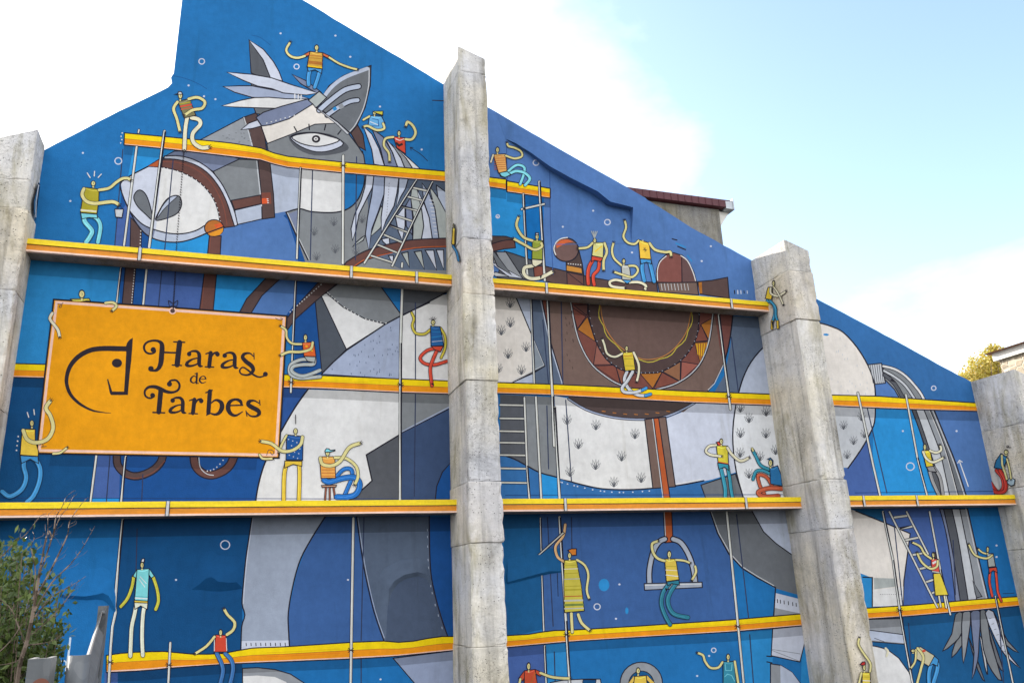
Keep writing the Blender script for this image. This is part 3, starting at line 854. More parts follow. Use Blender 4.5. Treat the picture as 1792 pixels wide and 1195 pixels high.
for i, c in enumerate((SLT, G4, LG, G1)):
    P_(TAI, c, smooth(tw[i]) + smooth(tw[i + 1])[::-1], 'W', 1.8)
Ln(TAI, LG, [(p[0] - 12, p[1]) for p in tw[4]], 7, 'W', sm=3); Ln(TAI, INK, tw[4], 9, 'W', sm=3)
P_(TAI, G3, [(1235, 480), (1300, 590), (1262, 600), (1252, 560)], 'W', 1.6)
for c, p in ((G3, [(1205, 870), (1240, 960), (1320, 1180), (1270, 1100)]), (LG, [(1285, 860), (1320, 960), (1340, 1130), (1320, 1080)]), (G3, [(1345, 800), (1400, 950), (1450, 1110), (1400, 1040)]),
             (G2, [(1165, 850), (1160, 930), (1090, 1015), (1110, 920)]), (G2, [(1115, 715), (1165, 705), (1160, 840), (1110, 910), (1025, 970), (1090, 850)]),
             (G1, [(1165, 705), (1222, 700), (1205, 880), (1170, 1055), (1160, 900)]), (G2, [(1285, 695), (1332, 700), (1360, 900), (1440, 1175), (1370, 1110), (1310, 960)]),
             (G2, [(1380, 695), (1430, 800), (1480, 900), (1555, 980), (1470, 930), (1400, 800)]), (SLT, [(1220, 705), (1287, 695), (1280, 900), (1270, 1040), (1230, 1165), (1245, 980)]),
             (LAV, [(1322, 705), (1380, 695), (1440, 880), (1500, 1010), (1570, 1090), (1470, 1010), (1390, 880)])):
    P_(TAI, c, smooth(p, True, 2), 'W', 2.0)
for k in range(7):
    Ln(TAI, G3, [(1350 + k * 17, 745 + k * 38), (1366 + k * 17, 740 + k * 38)], 4, 'W', caps=False)
# straps hanging in bay 1
P_(BRI, BR2, [(875, 60), (948, 65), (922, 345), (850, 345)], 'I', O)
P_(BRI, BR1, [(1425, 100), (1510, 110), (1485, 380), (1390, 370)], 'I', O)
Ln(BRI, RED_B, [(1430, 110), (1405, 365)], 4, 'I')
P_(BRI, BR2, [(465, 140), (560, 150), (430, 270), (350, 400), (270, 395), (325, 290), (400, 210)], 'L', O)
P_(BRI, BR2, [(830, 170), (965, 175), (800, 312), (665, 432), (608, 510), (595, 440), (700, 310)], 'L', O)
for k in range(14):
    t = k / 13; Ln(BRI, WHT, [(625 + t * 215, 385 - t * 190), (632 + t * 215, 378 - t * 190)], 6, 'L', caps=False)
for k in range(13):
    Ln(BRI, WHT, [(938 - k * 1.7, 85 + k * 19), (938 - k * 1.7, 93 + k * 19)], 7, 'I', caps=False)
    if k < 6:
        Ln(BRI, WHT, [(184 - k * .8, 730 + k * 22), (184 - k * .8, 738 + k * 22)], 7, 'C', caps=False)
Ln(BRI, BR2, [(815, 560), (820, 650), (880, 712), (960, 728), (1060, 690), (1120, 630), (1140, 560)], 42, 'J', sm=4, ol=2.2)
Ln(BRI, RED_B, [(860, 730), (960, 742), (1070, 700), (1150, 620)], 5, 'J', sm=4)
Ln(BRI, BR1, [(1350, 560), (1360, 650), (1410, 705), (1480, 720), (1560, 690), (1610, 640), (1640, 560)], 46, 'J', sm=4, ol=2.2)
Ln(BRI, LG, [(1385, 580), (1395, 665), (1440, 712), (1490, 722)], 6, 'J', sm=4)
for k in range(6):
    P_(BRI, WHT, ell(1445 + k * 22, 692 - k * k * 3, 5, 5, 6), 'J')
# -- saddle
SA = SAD
P_(SA, BR2, [(455, 900), (600, 935), (760, 975), (930, 1005), (1230, 1012), (1240, 1090), (600, 1040), (455, 1005)], 'F', O)
P_(SA, RED_B, [(372, 898), (455, 900), (440, 985), (380, 990)], 'F', 1.6)
P_(SA, BR1, [(605, 938), (720, 962), (725, 1045), (608, 1035)], 'F', 1.6)
Ln(SA, INK, [(610, 945), (720, 1030)], 5, 'F')
P_(SA, BRD, [(600, 860), (690, 795), (712, 880), (724, 965), (602, 938)], 'F', O)
P_(SA, paint((206, 142, 62)), [(602, 892), (708, 912), (714, 952), (602, 932)], 'F', 1.4)
for k in range(6):
    Ln(SA, WHT, [(612 + k * 17, 882 + k * 1.5), (620 + k * 17, 883 + k * 1.5)], 6, 'F', caps=False)
P_(SA, paint((116, 90, 86)), ell(600, 786, 87, 82, 24), 'F', O + .4)
P_(SA, paint((214, 104, 60)), [(528, 745), (560, 718), (610, 712), (650, 730), (600, 738), (560, 760), (535, 775)], 'F')
Ln(SA, WHT, [(528, 820), (515, 780), (530, 735), (565, 708), (610, 700)], 7, 'F', sm=3)
P_(SA, paint((132, 80, 74)), [(1232, 1012), (1228, 930), (1250, 862), (1300, 818), (1350, 806), (1412, 826), (1410, 1015)], 'F', O)
P_(SA, paint((106, 78, 78)), [(1405, 822), (1450, 862), (1490, 940), (1510, 1012), (1408, 1015)], 'F', O)
Ln(SA, WHT, [(1238, 1000), (1236, 930), (1256, 868), (1300, 828)], 6, 'F', sm=3); Ln(SA, WHT, [(1400, 826), (1446, 862), (1484, 940), (1502, 1000)], 7, 'F', sm=3)
P_(SA, BR3, [(1238, 1015), (1512, 1012), (1524, 1100), (1250, 1080)], 'F', O)
for k in range(9):
    Ln(SA, LG, [(1262 + k * 23, 1020), (1270 + k * 23, 1068)], 4, 'F', caps=False)
P_(SA, BR2, [(482, 768), (580, 760), (690, 738), (702, 885), (500, 855)], 'G', O)
P_(SA, OCH, [(488, 775), (510, 772), (514, 850), (494, 850)], 'G')
P_(SA, BR3, [(188, 170), (250, 470), (345, 790), (560, 960), (1180, 960), (1345, 815), (1440, 680), (1500, 500), (1525, 260), (700, 180)], 'Q')
P_(SA, RED_B, [(190, 160), (240, 170), (236, 320), (228, 340)], 'Q'); P_(SA, paint((120, 74, 68)), [(1395, 270), (1525, 270), (1505, 430), (1470, 590), (1440, 560)], 'Q')
ring_o = smooth([(392, 180), (430, 390), (480, 530), (550, 640), (650, 722), (740, 772), (860, 802), (970, 806), (1080, 782), (1160, 747), (1240, 690), (1310, 600), (1360, 460), (1388, 260)], n=3)
ring_i = smooth([(513, 180), (522, 310), (570, 470), (640, 590), (740, 662), (850, 686), (940, 689), (1030, 676), (1160, 602), (1240, 502), (1280, 400), (1292, 240)], n=3)
P_(SA, paint((124, 74, 66)), ring_o + ring_i[::-1], 'Q')
for c, p in ((OCH, [(440, 385), (510, 295), (565, 468)]), (BR1, [(415, 215), (512, 210), (508, 290)]), (RED_B, [(400, 230), (500, 295), (440, 380)]), (paint((150, 96, 84)), [(552, 630), (575, 478), (625, 560), (705, 628)]),
             (RED_B, [(560, 640), (705, 632), (738, 762)]), (OCH, [(875, 690), (1030, 680), (965, 795)]), (RED_B, [(972, 800), (1030, 682), (1152, 748)]), (paint((150, 104, 76)), [(1035, 678), (1158, 608), (1156, 745)]),
             (paint((162, 96, 84)), [(1165, 608), (1285, 628), (1160, 742)]), (OCH, [(1255, 478), (1358, 468), (1295, 615)]), (OCH, [(1300, 350), (1388, 300), (1355, 455)]), (RED_B, [(1258, 470), (1300, 352), (1352, 462)]), (paint((140, 84, 66)), [(705, 632), (850, 690), (745, 765)])):
    P_(SA, c, p, 'Q', 1.5)
for k in range(5):
    Ln(SA, YEL, [(1272 + k * 18, 482), (1280 + k * 12, 560 + k * 4)], 4, 'Q', caps=False)
Ln(SA, INK, ring_o, 16, 'Q'); Ln(SA, LG, [(p[0] - 2, p[1] - 3) for p in ring_o], 7, 'Q')
P_(SA, paint((84, 66, 64)), ring_i, 'Q')
Ln(SA, INK, ring_i, 9, 'Q')
core = smooth([(600, 190), (612, 300), (650, 400), (730, 500), (860, 580), (960, 592), (1060, 560), (1140, 490), (1200, 400), (1225, 300), (1232, 220)], n=4)
P_(SA, paint((108, 86, 80)), core, 'Q')
Ln(SA, paint((190, 128, 62)), core, 6, 'Q')
Ln(SA, paint((200, 184, 66)), [(p[0] + (p[0] - 920) * 0.045 + 7 * sin(i * 1.3), p[1] + 14 * max(0, (p[1] - 250) / 340) + 5 * cos(i * 1.3)) for i, p in enumerate(core)], 6, 'Q')
for i in range(0, len(ring_i) - 1):
    a = ring_i[i]; Ln(SA, LAV2, [(a[0] + (920 - a[0]) * .012, a[1] - 6), (a[0] + (920 - a[0]) * .012 + 6, a[1] - 2)], 4, 'Q', caps=False)
Ln(SA, INK, [(190, 170), (228, 350), (250, 462), (345, 780)], 10, 'Q'); Ln(SA, LAV2, [(184, 175), (220, 350), (244, 470), (338, 775)], 7, 'Q')
Ln(SA, INK, [(1525, 260), (1506, 430), (1470, 590), (1400, 745), (1345, 818)], 10, 'Q', sm=3); Ln(SA, LG, [(1462, 620), (1395, 760), (1350, 806)], 6, 'Q')
for x, y in ((318, 250), (322, 500), (1480, 660)):
    pass
for k in range(14):
    x = rnd.uniform(340, 420); y = rnd.uniform(240, 720); Ln(SA, BRD, [(x, y), (x + 3, y + 18)], 5, 'Q', caps=False)
lowr = smooth([(378, 868), (500, 942), (650, 988), (800, 1008), (950, 1008), (1070, 986), (1180, 938), (1262, 892)], n=3)
P_(SA, paint((82, 68, 66)), [(378, 850)] + lowr + [(1262, 870)], 'Q')
Ln(SA, INK, lowr, 20, 'Q'); Ln(SA, LAV3, lowr[:26], 9, 'Q')
for k in range(7):
    x = 610 + k * 75; Ln(SA, OCH, [(x, 952 + 22 * sin(k / 6 * pi)), (x + 26, 956 + 22 * sin(k / 6 * pi))], 6, 'Q', caps=False)
# girth and stirrup leather
P_(SA, BR3, [(1108, 214), (1255, 196), (1322, 682), (1165, 694)], 'R', O)
P_(SA, RST, [(1170, 206), (1205, 204), (1288, 785), (1242, 785)], 'R', O); Ln(SA, LG, [(1164, 210), (1238, 780)], 6, 'R')
P_(STI, RST, [(1118, -10), (1176, -10), (1186, 212), (1130, 216)], 'S', O); Ln(STI, LG, [(1124, 0), (1136, 208)], 6, 'S')
Ln(STI, paint((176, 184, 198)), [(1022, 500), (1022, 400), (1050, 275), (1090, 210), (1130, 190)], 28, 'S', sm=4, ol=2.2)
Ln(STI, paint((176, 184, 198)), [(1186, 190), (1240, 215), (1290, 290), (1325, 390), (1342, 500)], 28, 'S', sm=4, ol=2.2)
P_(STI, paint((168, 176, 190)), [(985, 500), (1388, 490), (1390, 527), (988, 546)], 'S', O); Ln(STI, WHT, [(990, 512), (1385, 502)], 5, 'S')
# thin dark lines: the poles' shadows, painted beside them
for p in ([(215, 262), (200, 440)], [(303, 280), (288, 440)], [(547, 296), (543, 455)], [(624, 275), (622, 455)], [(727, 530), (727, 665)], [(727, 690), (725, 868)], [(283, 475), (277, 540)], [(200, 700), (186, 880)], [(250, 830), (248, 876)], [(637, 905), (632, 1120)],
          [(240, 925), (238, 1000)], [(632, 1150), (632, 1240)], [(982, 525), (985, 672)], [(990, 700), (1000, 842)], [(957, 710), (960, 820)], [(1280, 590), (1292, 685)], [(1518, 715), (1552, 862)], [(1565, 920), (1580, 1060)], [(1289, 900), (1310, 1080)], [(1312, 1110), (1322, 1240)], [(958, 905), (968, 1095)], [(1000, 905), (1001, 965)], [(970, 1140), (973, 1240)], [(1590, 1090), (1600, 1240)], [(1668, 945), (1672, 1040)], [(950, 560), (960, 672)], [(1748, 1080), (1760, 1240)]):
    Ln(FD, paint((52, 62, 92)), p, 2.0)
for y in (868,):
    Ln(FD, paint((30, 60, 110)), [(0, y + 3), (790, y + 5)], 1.2); Ln(FD, paint((30, 60, 110)), [(884, y - 2), (1390, y - 3)], 1.2); Ln(FD, paint((30, 60, 110)), [(1496, y - 6), (1760, y - 9)], 1.2)
# grass tufts drawn on the horse
def tuft(x, y, s, tile, col=None, up=True):
    for k, a in enumerate((-0.62, -0.3, 0.02, 0.32, 0.62)):
        L = s * (0.9 if k in (0, 4) else 1.15)
        ex, ey = x + sin(a) * L, y - cos(a) * L
        mx_, my_ = (x + ex) / 2, (y + ey) / 2
        nx, ny = cos(a) * s * 0.12, sin(a) * s * 0.12
        Ln(HO, col or G4, [(x, y), (mx_ - nx, my_ - ny), (ex, ey), (mx_ + nx, my_ + ny), (x, y)], max(2.6, s * 0.055), tile, caps=False)
for x, y in ((335, 700), (198, 768), (345, 890), (215, 940), (532, 680), (490, 905)):
    tuft(x, y, 55, 'D')
for x, y in ((967, 235), (968, 370), (905, 425), (1078, 540), (952, 588), (1045, 700), (882, 690)):
    tuft(x, y, 62, 'P')
for x, y in ((567, 252), (768, 288), (1040, 350), (646, 420), (947, 505), (766, 565), (587, 612), (893, 685), (1083, 655)):
    tuft(x, y, 64, 'R')
for x, y in ((580, 285), (760, 312), (640, 358), (580, 462), (758, 465), (825, 580), (578, 600), (715, 625), (640, 745)):
    tuft(x, y, 62, 'T')
for x, y in ((460, 145), (335, 205), (405, 312), (480, 265), (360, 410)):
    tuft(x, y, 55, 'V')
for k in range(34):
    x = rnd.uniform(250, 520); y = rnd.uniform(330, 750)
    if x < 200 + (y - 200) * .55 + 60:
        Ln(HO, LG, [(x, y), (x + 1, y + 14)], 4, 'H', caps=False)
for k in range(40):
    x = rnd.uniform(280, 560); y = rnd.uniform(880, 1010)
    if y > 1000 - (x - 185) * .42 + 20:
        Ln(HO, G3, [(x, y), (x + 12, y + 2)], 4, 'B', caps=False)
# seams in the render
Ln(FD, paint((60, 92, 152)), [(962, 292), (963, 390), (968, 480)], 1.6); Ln(FD, paint((60, 92, 152)), [(886, 248), (888, 316)], 1.4); Ln(FD, paint((70, 106, 168)), [(963, 428), (1100, 426)], 1.2)
Ln(FD, paint((26, 90, 150)), [(302, 133), (322, 137), (345, 146), (362, 156)], 1.4, sm=3); Ln(FD, paint((26, 90, 150)), [(440, 62), (455, 66), (474, 80)], 1.1, sm=3); Ln(FD, BLACK, [(757, 176), (778, 177)], 1.8)
# stars and bubbles
for x, y in ((145, 268), (123, 352), (357, 169), (330, 150), (377, 174), (491, 59), (613, 100), (587, 63), (665, 187), (738, 262), (918, 234), (1038, 369), (985, 397), (1118, 388), (1106, 442), (1228, 457), (1244, 431), (870, 380), (1580, 754), (1674, 754), (1744, 954), (1744, 974), (609, 1014), (308, 1014), (1084, 1022), (1078, 1082), (666, 1188), (1220, 1182), (1241, 1147)):
    P_(FD, LAV, ell(x, y, 2.0, 1.8, 7))
for x, y, r in ((207, 282, 6), (353, 108, 5), (519, 117, 4.5), (938, 285, 5), (1063, 389, 5), (1145, 414, 3), (1593, 816, 7), (1634, 679, 4), (394, 953, 8), (1045, 1061, 5.5), (1249, 1137, 4), (871, 379, 3)):
    Ln(FD, LAV, ell(x, y, r, r * .95, 14), 1.8, None, closed=True)
P_(FD, LB2, ell(1057, 1023, 9.5, 11, 12)); P_(FD, LB2, ell(1097, 1068, 3, 6, 8))
for a, b in (((1435, 690), (1390, 690)),):
    pass
for k in range(5):
    Ln(FD, (INK if k in (0, 3) else LAV), [(738 + k * 22, 830), (740 + k * 22, 852)], 8 - k * .6, 'G')
for k in range(4):
    P_(FD, WHT, ell(852 - k * 1.5 - (6 if k % 2 else 0), 212 + k * 23, 5, 5, 6), 'A'); P_(FD, WHT, ell(127 - k * 4, 452 + k * 32, 6, 6, 6), 'J')
Ln(FD, WHT, [(1205, 600), (1145, 430)], 7, 'V'); Ln(FD, WHT, [(1130, 440), (1143, 418), (1165, 432)], 6, 'V')
Ln(FD, INK, [(385, 590), (378, 380)], 5, 'S'); Ln(FD, INK, [(360, 395), (377, 375), (395, 392)], 5, 'S')
Ln(FD, INK, [(990, 248), (940, 200), (870, 155)], 5, 'D', sm=3); Ln(FD, INK, [(890, 155), (868, 152), (875, 175)], 5, 'D')
for p in ([(1340, 710), (1372, 718)], [(1378, 762), (1432, 785)], [(1365, 740), (1432, 768)], [(1445, 825), (1475, 865)]):
    Ln(FD, INK if p[0][0] in (1340, 1378) else LB2, p, 9, 'F')
Ln(FD, paint((210, 226, 240)), [(490, 880), (478, 990), (460, 1105)], 14, 'K'); Ln(FD, paint((210, 226, 240)), [(412, 1085), (440, 1085), (462, 1062), (450, 1038), (415, 1045)], 9, 'K', sm=4)
Ln(FD, INK, [(1445, 570), (1525, 566)], 4, 'W')
# wheel and tarpaulin at the foot of bay 2
P_(FD, G1, ell(965, 1195, 148, 148, 28), 'S', O); P_(FD, TEAL, ell(965, 1200, 88, 92, 22), 'S', 1.6)
P_(FD, LG, [(310, 1240), (330, 1190), (420, 1172), (560, 1165), (680, 1165), (692, 1240)], 'S', O); P_(FD, NAVY, [(560, 1168), (650, 1170), (640, 1240), (545, 1240)], 'S', 1.4)

# -- painted shadow bands below planks (brushed on by the painter); shade put into the colour below ledges
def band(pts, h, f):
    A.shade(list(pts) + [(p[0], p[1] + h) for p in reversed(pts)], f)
PLANKS = [
    ([(218, 233), (250, 236), (400, 250), (450, 258), (468, 262), (487, 272), (520, 276), (600, 284), (700, 293), (790, 301)], [(217, 254), (300, 262), (400, 274), (462, 281), (480, 288), (500, 293), (600, 303), (700, 312), (790, 319)], 2),
    ([(845, 309), (886, 314)], [(845, 326), (886, 332)], 1),
    ([(887, 317), (963, 330)], [(887, 336), (963, 347)], 1),
    ([(-60, 633), (24, 636), (100, 638)], [(-60, 658), (24, 660), (100, 662)], 1),
    ([(488, 655), (563, 657), (700, 663), (800, 667)], [(488, 678), (560, 680), (700, 687), (800, 690)], 1),
    ([(860, 669), (960, 672), (1050, 676), (1200, 684), (1360, 690)], [(860, 688), (960, 691), (1050, 696), (1200, 704), (1360, 710)], 1),
    ([(1450, 691), (1535, 693), (1620, 699), (1725, 706)], [(1450, 710), (1535, 714), (1620, 717), (1725, 720)], 1),
    ([(186, 1146), (192, 1144), (245, 1140), (300, 1139), (315, 1142), (330, 1144), (370, 1144), (400, 1142), (412, 1140), (423, 1134), (500, 1131), (620, 1123), (675, 1121), (685, 1124), (720, 1122), (745, 1117), (770, 1113), (800, 1113)],
     [(186, 1176), (250, 1173), (300, 1168), (400, 1161), (500, 1157), (620, 1152), (690, 1148), (800, 1137)], 2),
    ([(880, 1112), (930, 1109), (960, 1103), (1000, 1102), (1100, 1096), (1280, 1084), (1420, 1072)], [(880, 1133), (1000, 1122), (1110, 1115), (1280, 1105), (1420, 1093)], 1),
    ([(1510, 1064), (1600, 1058), (1700, 1049), (1800, 1042)], [(1510, 1083), (1600, 1077), (1700, 1068), (1800, 1058)], 1)]
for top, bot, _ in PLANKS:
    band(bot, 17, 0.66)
def ledge_band(x0, x1, zt, zb, f):  # darkens the wall colour as a shadow band under a ledge
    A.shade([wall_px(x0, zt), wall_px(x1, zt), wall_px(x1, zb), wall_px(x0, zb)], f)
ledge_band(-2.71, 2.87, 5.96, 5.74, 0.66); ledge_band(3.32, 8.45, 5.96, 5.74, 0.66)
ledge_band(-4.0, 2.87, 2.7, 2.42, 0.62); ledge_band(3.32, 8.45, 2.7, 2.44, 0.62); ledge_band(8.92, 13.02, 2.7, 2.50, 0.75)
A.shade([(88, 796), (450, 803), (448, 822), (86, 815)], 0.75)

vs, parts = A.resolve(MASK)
def on_wall(d):
    return lambda u, v: on_y(u, v, -d)
PARENT = {}
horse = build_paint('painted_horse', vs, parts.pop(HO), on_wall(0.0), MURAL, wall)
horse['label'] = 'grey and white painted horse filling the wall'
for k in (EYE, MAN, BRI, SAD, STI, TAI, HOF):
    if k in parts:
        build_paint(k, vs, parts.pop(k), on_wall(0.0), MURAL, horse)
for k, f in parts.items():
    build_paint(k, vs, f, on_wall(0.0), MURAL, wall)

# ------------------------------------------------------------------ painted planks, poles, ladders (thin paint over the fields)
def art_part(name, a, off, parent, label=None, place=None):
    vs, parts = a.resolve()
    ob = build_paint(name, vs, [q for f in parts.values() for q in f], place or on_wall(off), MURAL, parent)
    if label:
        ob['label'] = label
    return ob

def lerp_line(top, bot, t):
    n = 24
    def at(pl, s):
        x = pl[0][0] + (pl[-1][0] - pl[0][0]) * s
        for a, b in zip(pl, pl[1:]):
            if x <= b[0] + 1e-6:
                k = (x - a[0]) / (b[0] - a[0]); return (x, a[1] + (b[1] - a[1]) * k)
        return pl[-1]
    return [tuple(u + (w - u) * t for u, w in zip(at(top, i / n), at(bot, i / n))) for i in range(n + 1)]

YELP = paint((250, 216, 14)); YELD = paint((240, 196, 18)); ORP = paint((242, 152, 24)); ORD = paint((236, 138, 26)); PINKP = paint((250, 206, 186))
prnd = random.Random(11)
def plank(top, bot, ends=True):
    a = Art()
    L0, L1, L2, L3 = (lerp_line(top, bot, t) for t in (0, .48, .9, 1.0))
    a.poly(0, YELP, L0 + L1[::-1]); a.poly(0, ORP, L1 + L2[::-1]); a.poly(0, PINKP, L2 + L3[::-1])
    for k in range(3):      # dry brush strokes along the board
        s = prnd.uniform(0.0, 0.6); e = s + prnd.uniform(0.12, 0.3)
        for (pa, c) in ((lerp_line(top, bot, .36), YELD), (lerp_line(top, bot, .62), ORD), (lerp_line(top, bot, .50), ORD)):
            i, j = int(s * 24), int(min(1, e) * 24)
            if j > i + 1:
                a.line(0, c, pa[i:j + 1], 1.8, caps=False)
    a.line(0, OCH, L1, 0.8, caps=False)
    a.line(0, INK, L0, 2.0); a.line(0, INK, L3, 2.0)
    if ends:
        a.line(0, INK, [L0[0], L3[0]], 2.0); a.line(0, INK, [L0[-1], L3[-1]], 2.0)
    return art_part('painted_plank', a, 0.002, wall)
for top, bot, _ in PLANKS:
    # clip ends that run behind the buttresses just short of them
    plank(top, bot)

POLE = paint((206, 206, 198)); POLE_H = paint((232, 234, 232)); POLE_D = paint((150, 154, 158))
def pole(pts, w, tile=None, tie=None):
    a = Art()
    p = to_px(tile, pts); w *= 0.82
    a.line(0, INK, p, w + 1.9); a.line(0, POLE, p, w); a.line(0, POLE_H, [(x - w * .2, y) for x, y in p], w * .35, caps=False)
    for (x, y) in (tie or []):
        for dx, dy in ((5, 4), (5, -4), (6, 0.5)):
            a.line(0, BLACK, [(x - dx, y - dy), (x + dx, y + dy)], 1.3)
    return art_part('painted_pole', a, 0.004, wall)
for pts, w, t, ties in (
        ([(350, 40), (243, 848)], 5.0, 'C', []), ([(156, 148), (68, 835)], 4.0, 'C', []), ([(172, 30), (168, 50)], 3.0, 'C', []),
        ([(401, 210), (398, 960)], 4.6, 'D', [(600.5, 290), ]), ([(104, 296), (78, 925)], 3.6, 'D', []), ([(812, 958), (810, 985)], 4, 'D', []),
        ([(413, 312), (452, 998)], 4.6, 'F', []), ([(303, 398), (332, 985)], 4.0, 'F', []), ([(290, 503), (447, 467)], 3.6, 'F', []),
        ([(843, 75), (813, 320)], 3.0, 'I', []), ([(1022, 78), (998, 332)], 3.8, 'I', []),
        ([(704, 502), (701, 600), (700, 877)], 4.6, None, [(701, 673)]), ([(668, 165), (633, 940)], 3.8, 'L', [(509.5, 669)]),
        ([(672, 582), (630, 910)], 3.8, 'J', []), ([(876, 592), (844, 910)], 4.0, 'J', []),
        ([(855, 55), (812, 500), (800, 660), (806, 700), (783, 800), (770, 960), (755, 1260)], 4.8, 'K', [(193, 1158)]), ([(1187, 912), (1170, 1260)], 4.2, 'K', [(295.5, 1163)]),
        ([(1268, 45), (1248, 1260)], 4.6, 'N', [(614, 1137)]),
        ([(1113, 170), (1135, 755)], 3.4, 'P', []), ([(350, 58), (388, 775)], 3.8, 'R', []), ([(1228, 158), (1262, 848), (1274, 1195)], 4.8, 'P', []), ([(480, 130), (516, 775)], 4.6, 'R', []),
        ([(395, 38), (440, 760), (470, 1260)], 4.8, 'S', [(992, 1110)]), ([(262, 45), (285, 828)], 2.6, 'S', []), ([(292, 935), (306, 1260)], 3.4, 'S', []),
        ([(1425, 282), (1507, 940)], 4.2, 'Q', [(1275, 694)]), ([(485, 0), (525, 400), (562, 770), (610, 1260)], 4.0, 'U', [(1291, 1096)]),
        ([(435, 745), (510, 1100), (540, 1240), (590, 1460)], 3.6, 'H', []), ([(770, 757), (850, 1195), (918, 1458)], 3.2, 'H', []),
        ([(610, 0), (680, 335), (728, 690), (830, 1270)], 3.6, 'W', [(1574, 1067)]), ([(935, 0), (1010, 400), (1080, 715)], 3.2, 'W', []), ([(1395, 590), (1530, 1260)], 3.2, 'W', [])):
    pole(pts, w, t, ties)

def ladder(rails, rungs, tile, w, ww):
    a = Art()
    for r in rungs:
        p = to_px(tile, r); a.line(0, INK, p, ww + 2.2); a.line(0, POLE, p, ww)
    for r in rails:
        p = to_px(tile, r); a.line(0, INK, p, w + 2.2); a.line(0, POLE, p, w); a.line(0, POLE_H, [(x - .6, y) for x, y in p], w * .3)
    return art_part('painted_ladder', a, 0.0032, wall)
ladder([[(910, 382), (548, 958)], [(1022, 395), (742, 978)]],
       [[(875, 430), (985, 455)], [(837, 492), (952, 522)], [(798, 560), (912, 592)], [(758, 625), (880, 665)], [(718, 690), (845, 742)], [(678, 757), (808, 812)], [(637, 828), (775, 885)], [(592, 905), (748, 955)]], 'D', 3.0, 2.6)['label'] = 'leaning painted ladder before the grey mane'
ladder([[(270, 62), (288, 535), (305, 772)]], [[(100, y), (x1, y + 3)] for y, x1 in ((113, 268), (206, 272), (295, 275), (375, 278), (461, 283), (554, 289), (653, 292))], 'R', 2.8, 2.6)['label'] = 'upright painted ladder beside the concrete buttress'
ladder([[(655, 0), (990, 666)], [(775, 0), (925, 295)]], [[(690, 40), (777, 28)], [(727, 118), (812, 103)], [(768, 198), (856, 180)], [(822, 300), (905, 285)], [(870, 397), (950, 380)], [(915, 488), (965, 472)], [(950, 568), (975, 558)]], 'W', 2.6, 3.2)['label'] = 'leaning painted ladder climbed by a woman in a yellow skirt'

# ------------------------------------------------------------------ painted signboard with its lettering
a = Art()
sq = [(94, 524), (300, 538), (502, 553), (495, 680), (488, 801), (280, 797), (64, 793), (78, 660)]
a.poly(0, SGN, sq); 

a.line(0, PINKP, [(99, 529), (300, 543), (497, 557), (490, 680), (483, 796), (280, 792), (69, 788), (83, 660)], 4.5, closed=True)
a.line(0, INK, sq, 3.0, closed=True)
board = art_part('painted_signboard', a, 0.005, wall, 'orange painted signboard with a horse emblem and the words Haras de Tarbes')
E_ = Art()
e = E_.line
K = BLACK
e(0, K, [(835, 335, 56), (700, 332, 60), (530, 330, 58), (380, 352, 56), (240, 430, 54), (150, 540, 50), (112, 660, 45), (115, 760, 42), (160, 870, 38), (260, 970, 32), (400, 1045, 22), (520, 1070, 12), (625, 1080, 5)], 0, 'EMB', sm=5, caps=False)
E_.poly(0, K, [(797, 310), (815, 260), (845, 225), (880, 205), (872, 330), (860, 480), (845, 600), (822, 868), (625, 870), (612, 845), (640, 830), (778, 830), (792, 600), (803, 370)], 'EMB')
E_.poly(0, K, [(580, 690), (592, 682), (642, 835), (625, 870), (612, 845)], 'EMB')
E_.poly(0, K, ell(695, 499, 59, 51, 24), 'EMB')
art_part('horse_emblem', E_, 0.0065, board, 'black line emblem of a horse head')
T_ = Art()
def ball(x, y, r):
    T_.poly(0, K, ell(x, y, r, r, 16), 'LET')
def st(pts, dx=0, dy=0, sm=5):
    T_.line(0, K, [(p[0] + dx, p[1] + dy, p[2]) for p in pts], 0, 'LET', sm=sm, caps=True)
# H
ball(198, 224, 33)
st([(226, 232, 16), (215, 258, 20), (160, 273, 24), (105, 250, 26), (84, 190, 28), (115, 138, 26), (190, 112, 26), (265, 120, 34), (305, 165, 56), (302, 280, 64), (288, 400, 60), (245, 470, 40), (180, 482, 20)])
ball(170, 458, 34)
st([(320, 256, 22), (480, 262, 22)]); st([(522, 135, 66), (492, 410, 66)], sm=0)
st([(450, 127, 18), (585, 133, 18)], sm=0); st([(432, 412, 18), (546, 418, 18)], sm=0)
def let_a(dx, dy):
    ball(640 + dx, 276 + dy, 28)
    st([(628, 262, 14), (680, 242, 24), (735, 246, 34), (764, 290, 46), (762, 380, 48), (772, 420, 40), (803, 428, 14)], dx, dy)
    st([(760, 325, 16), (690, 338, 20), (625, 375, 36), (610, 410, 42), (650, 424, 30), (710, 412, 22), (760, 385, 16)], dx, dy)
def let_r(dx, dy):
    st([(905, 262, 50), (886, 430, 50)], dx, dy, 0); st([(845, 275, 16), (912, 252, 20)], dx, dy, 0); st([(838, 434, 16), (942, 438, 16)], dx, dy, 0)
    st([(915, 310, 18), (945, 268, 24), (985, 258, 30)], dx, dy); ball(988 + dx, 280 + dy, 28)
let_a(0, 0); let_r(0, 0); let_a(437, 20); let_a(-203, 572); let_r(-200, 573)
# s with tail
st([(1436, 268, 14), (1440, 342, 12)], sm=0)
st([(1430, 305, 12), (1385, 268, 20), (1320, 276, 36), (1298, 318, 46), (1340, 370, 52), (1405, 420, 54), (1428, 470, 46), (1400, 516, 34), (1345, 535, 24), (1280, 520, 20), (1262, 478, 20), (1300, 440, 18), (1365, 476, 22), (1430, 530, 24), (1500, 560, 20), (1570, 543, 18)])
ball(1578, 524, 30)
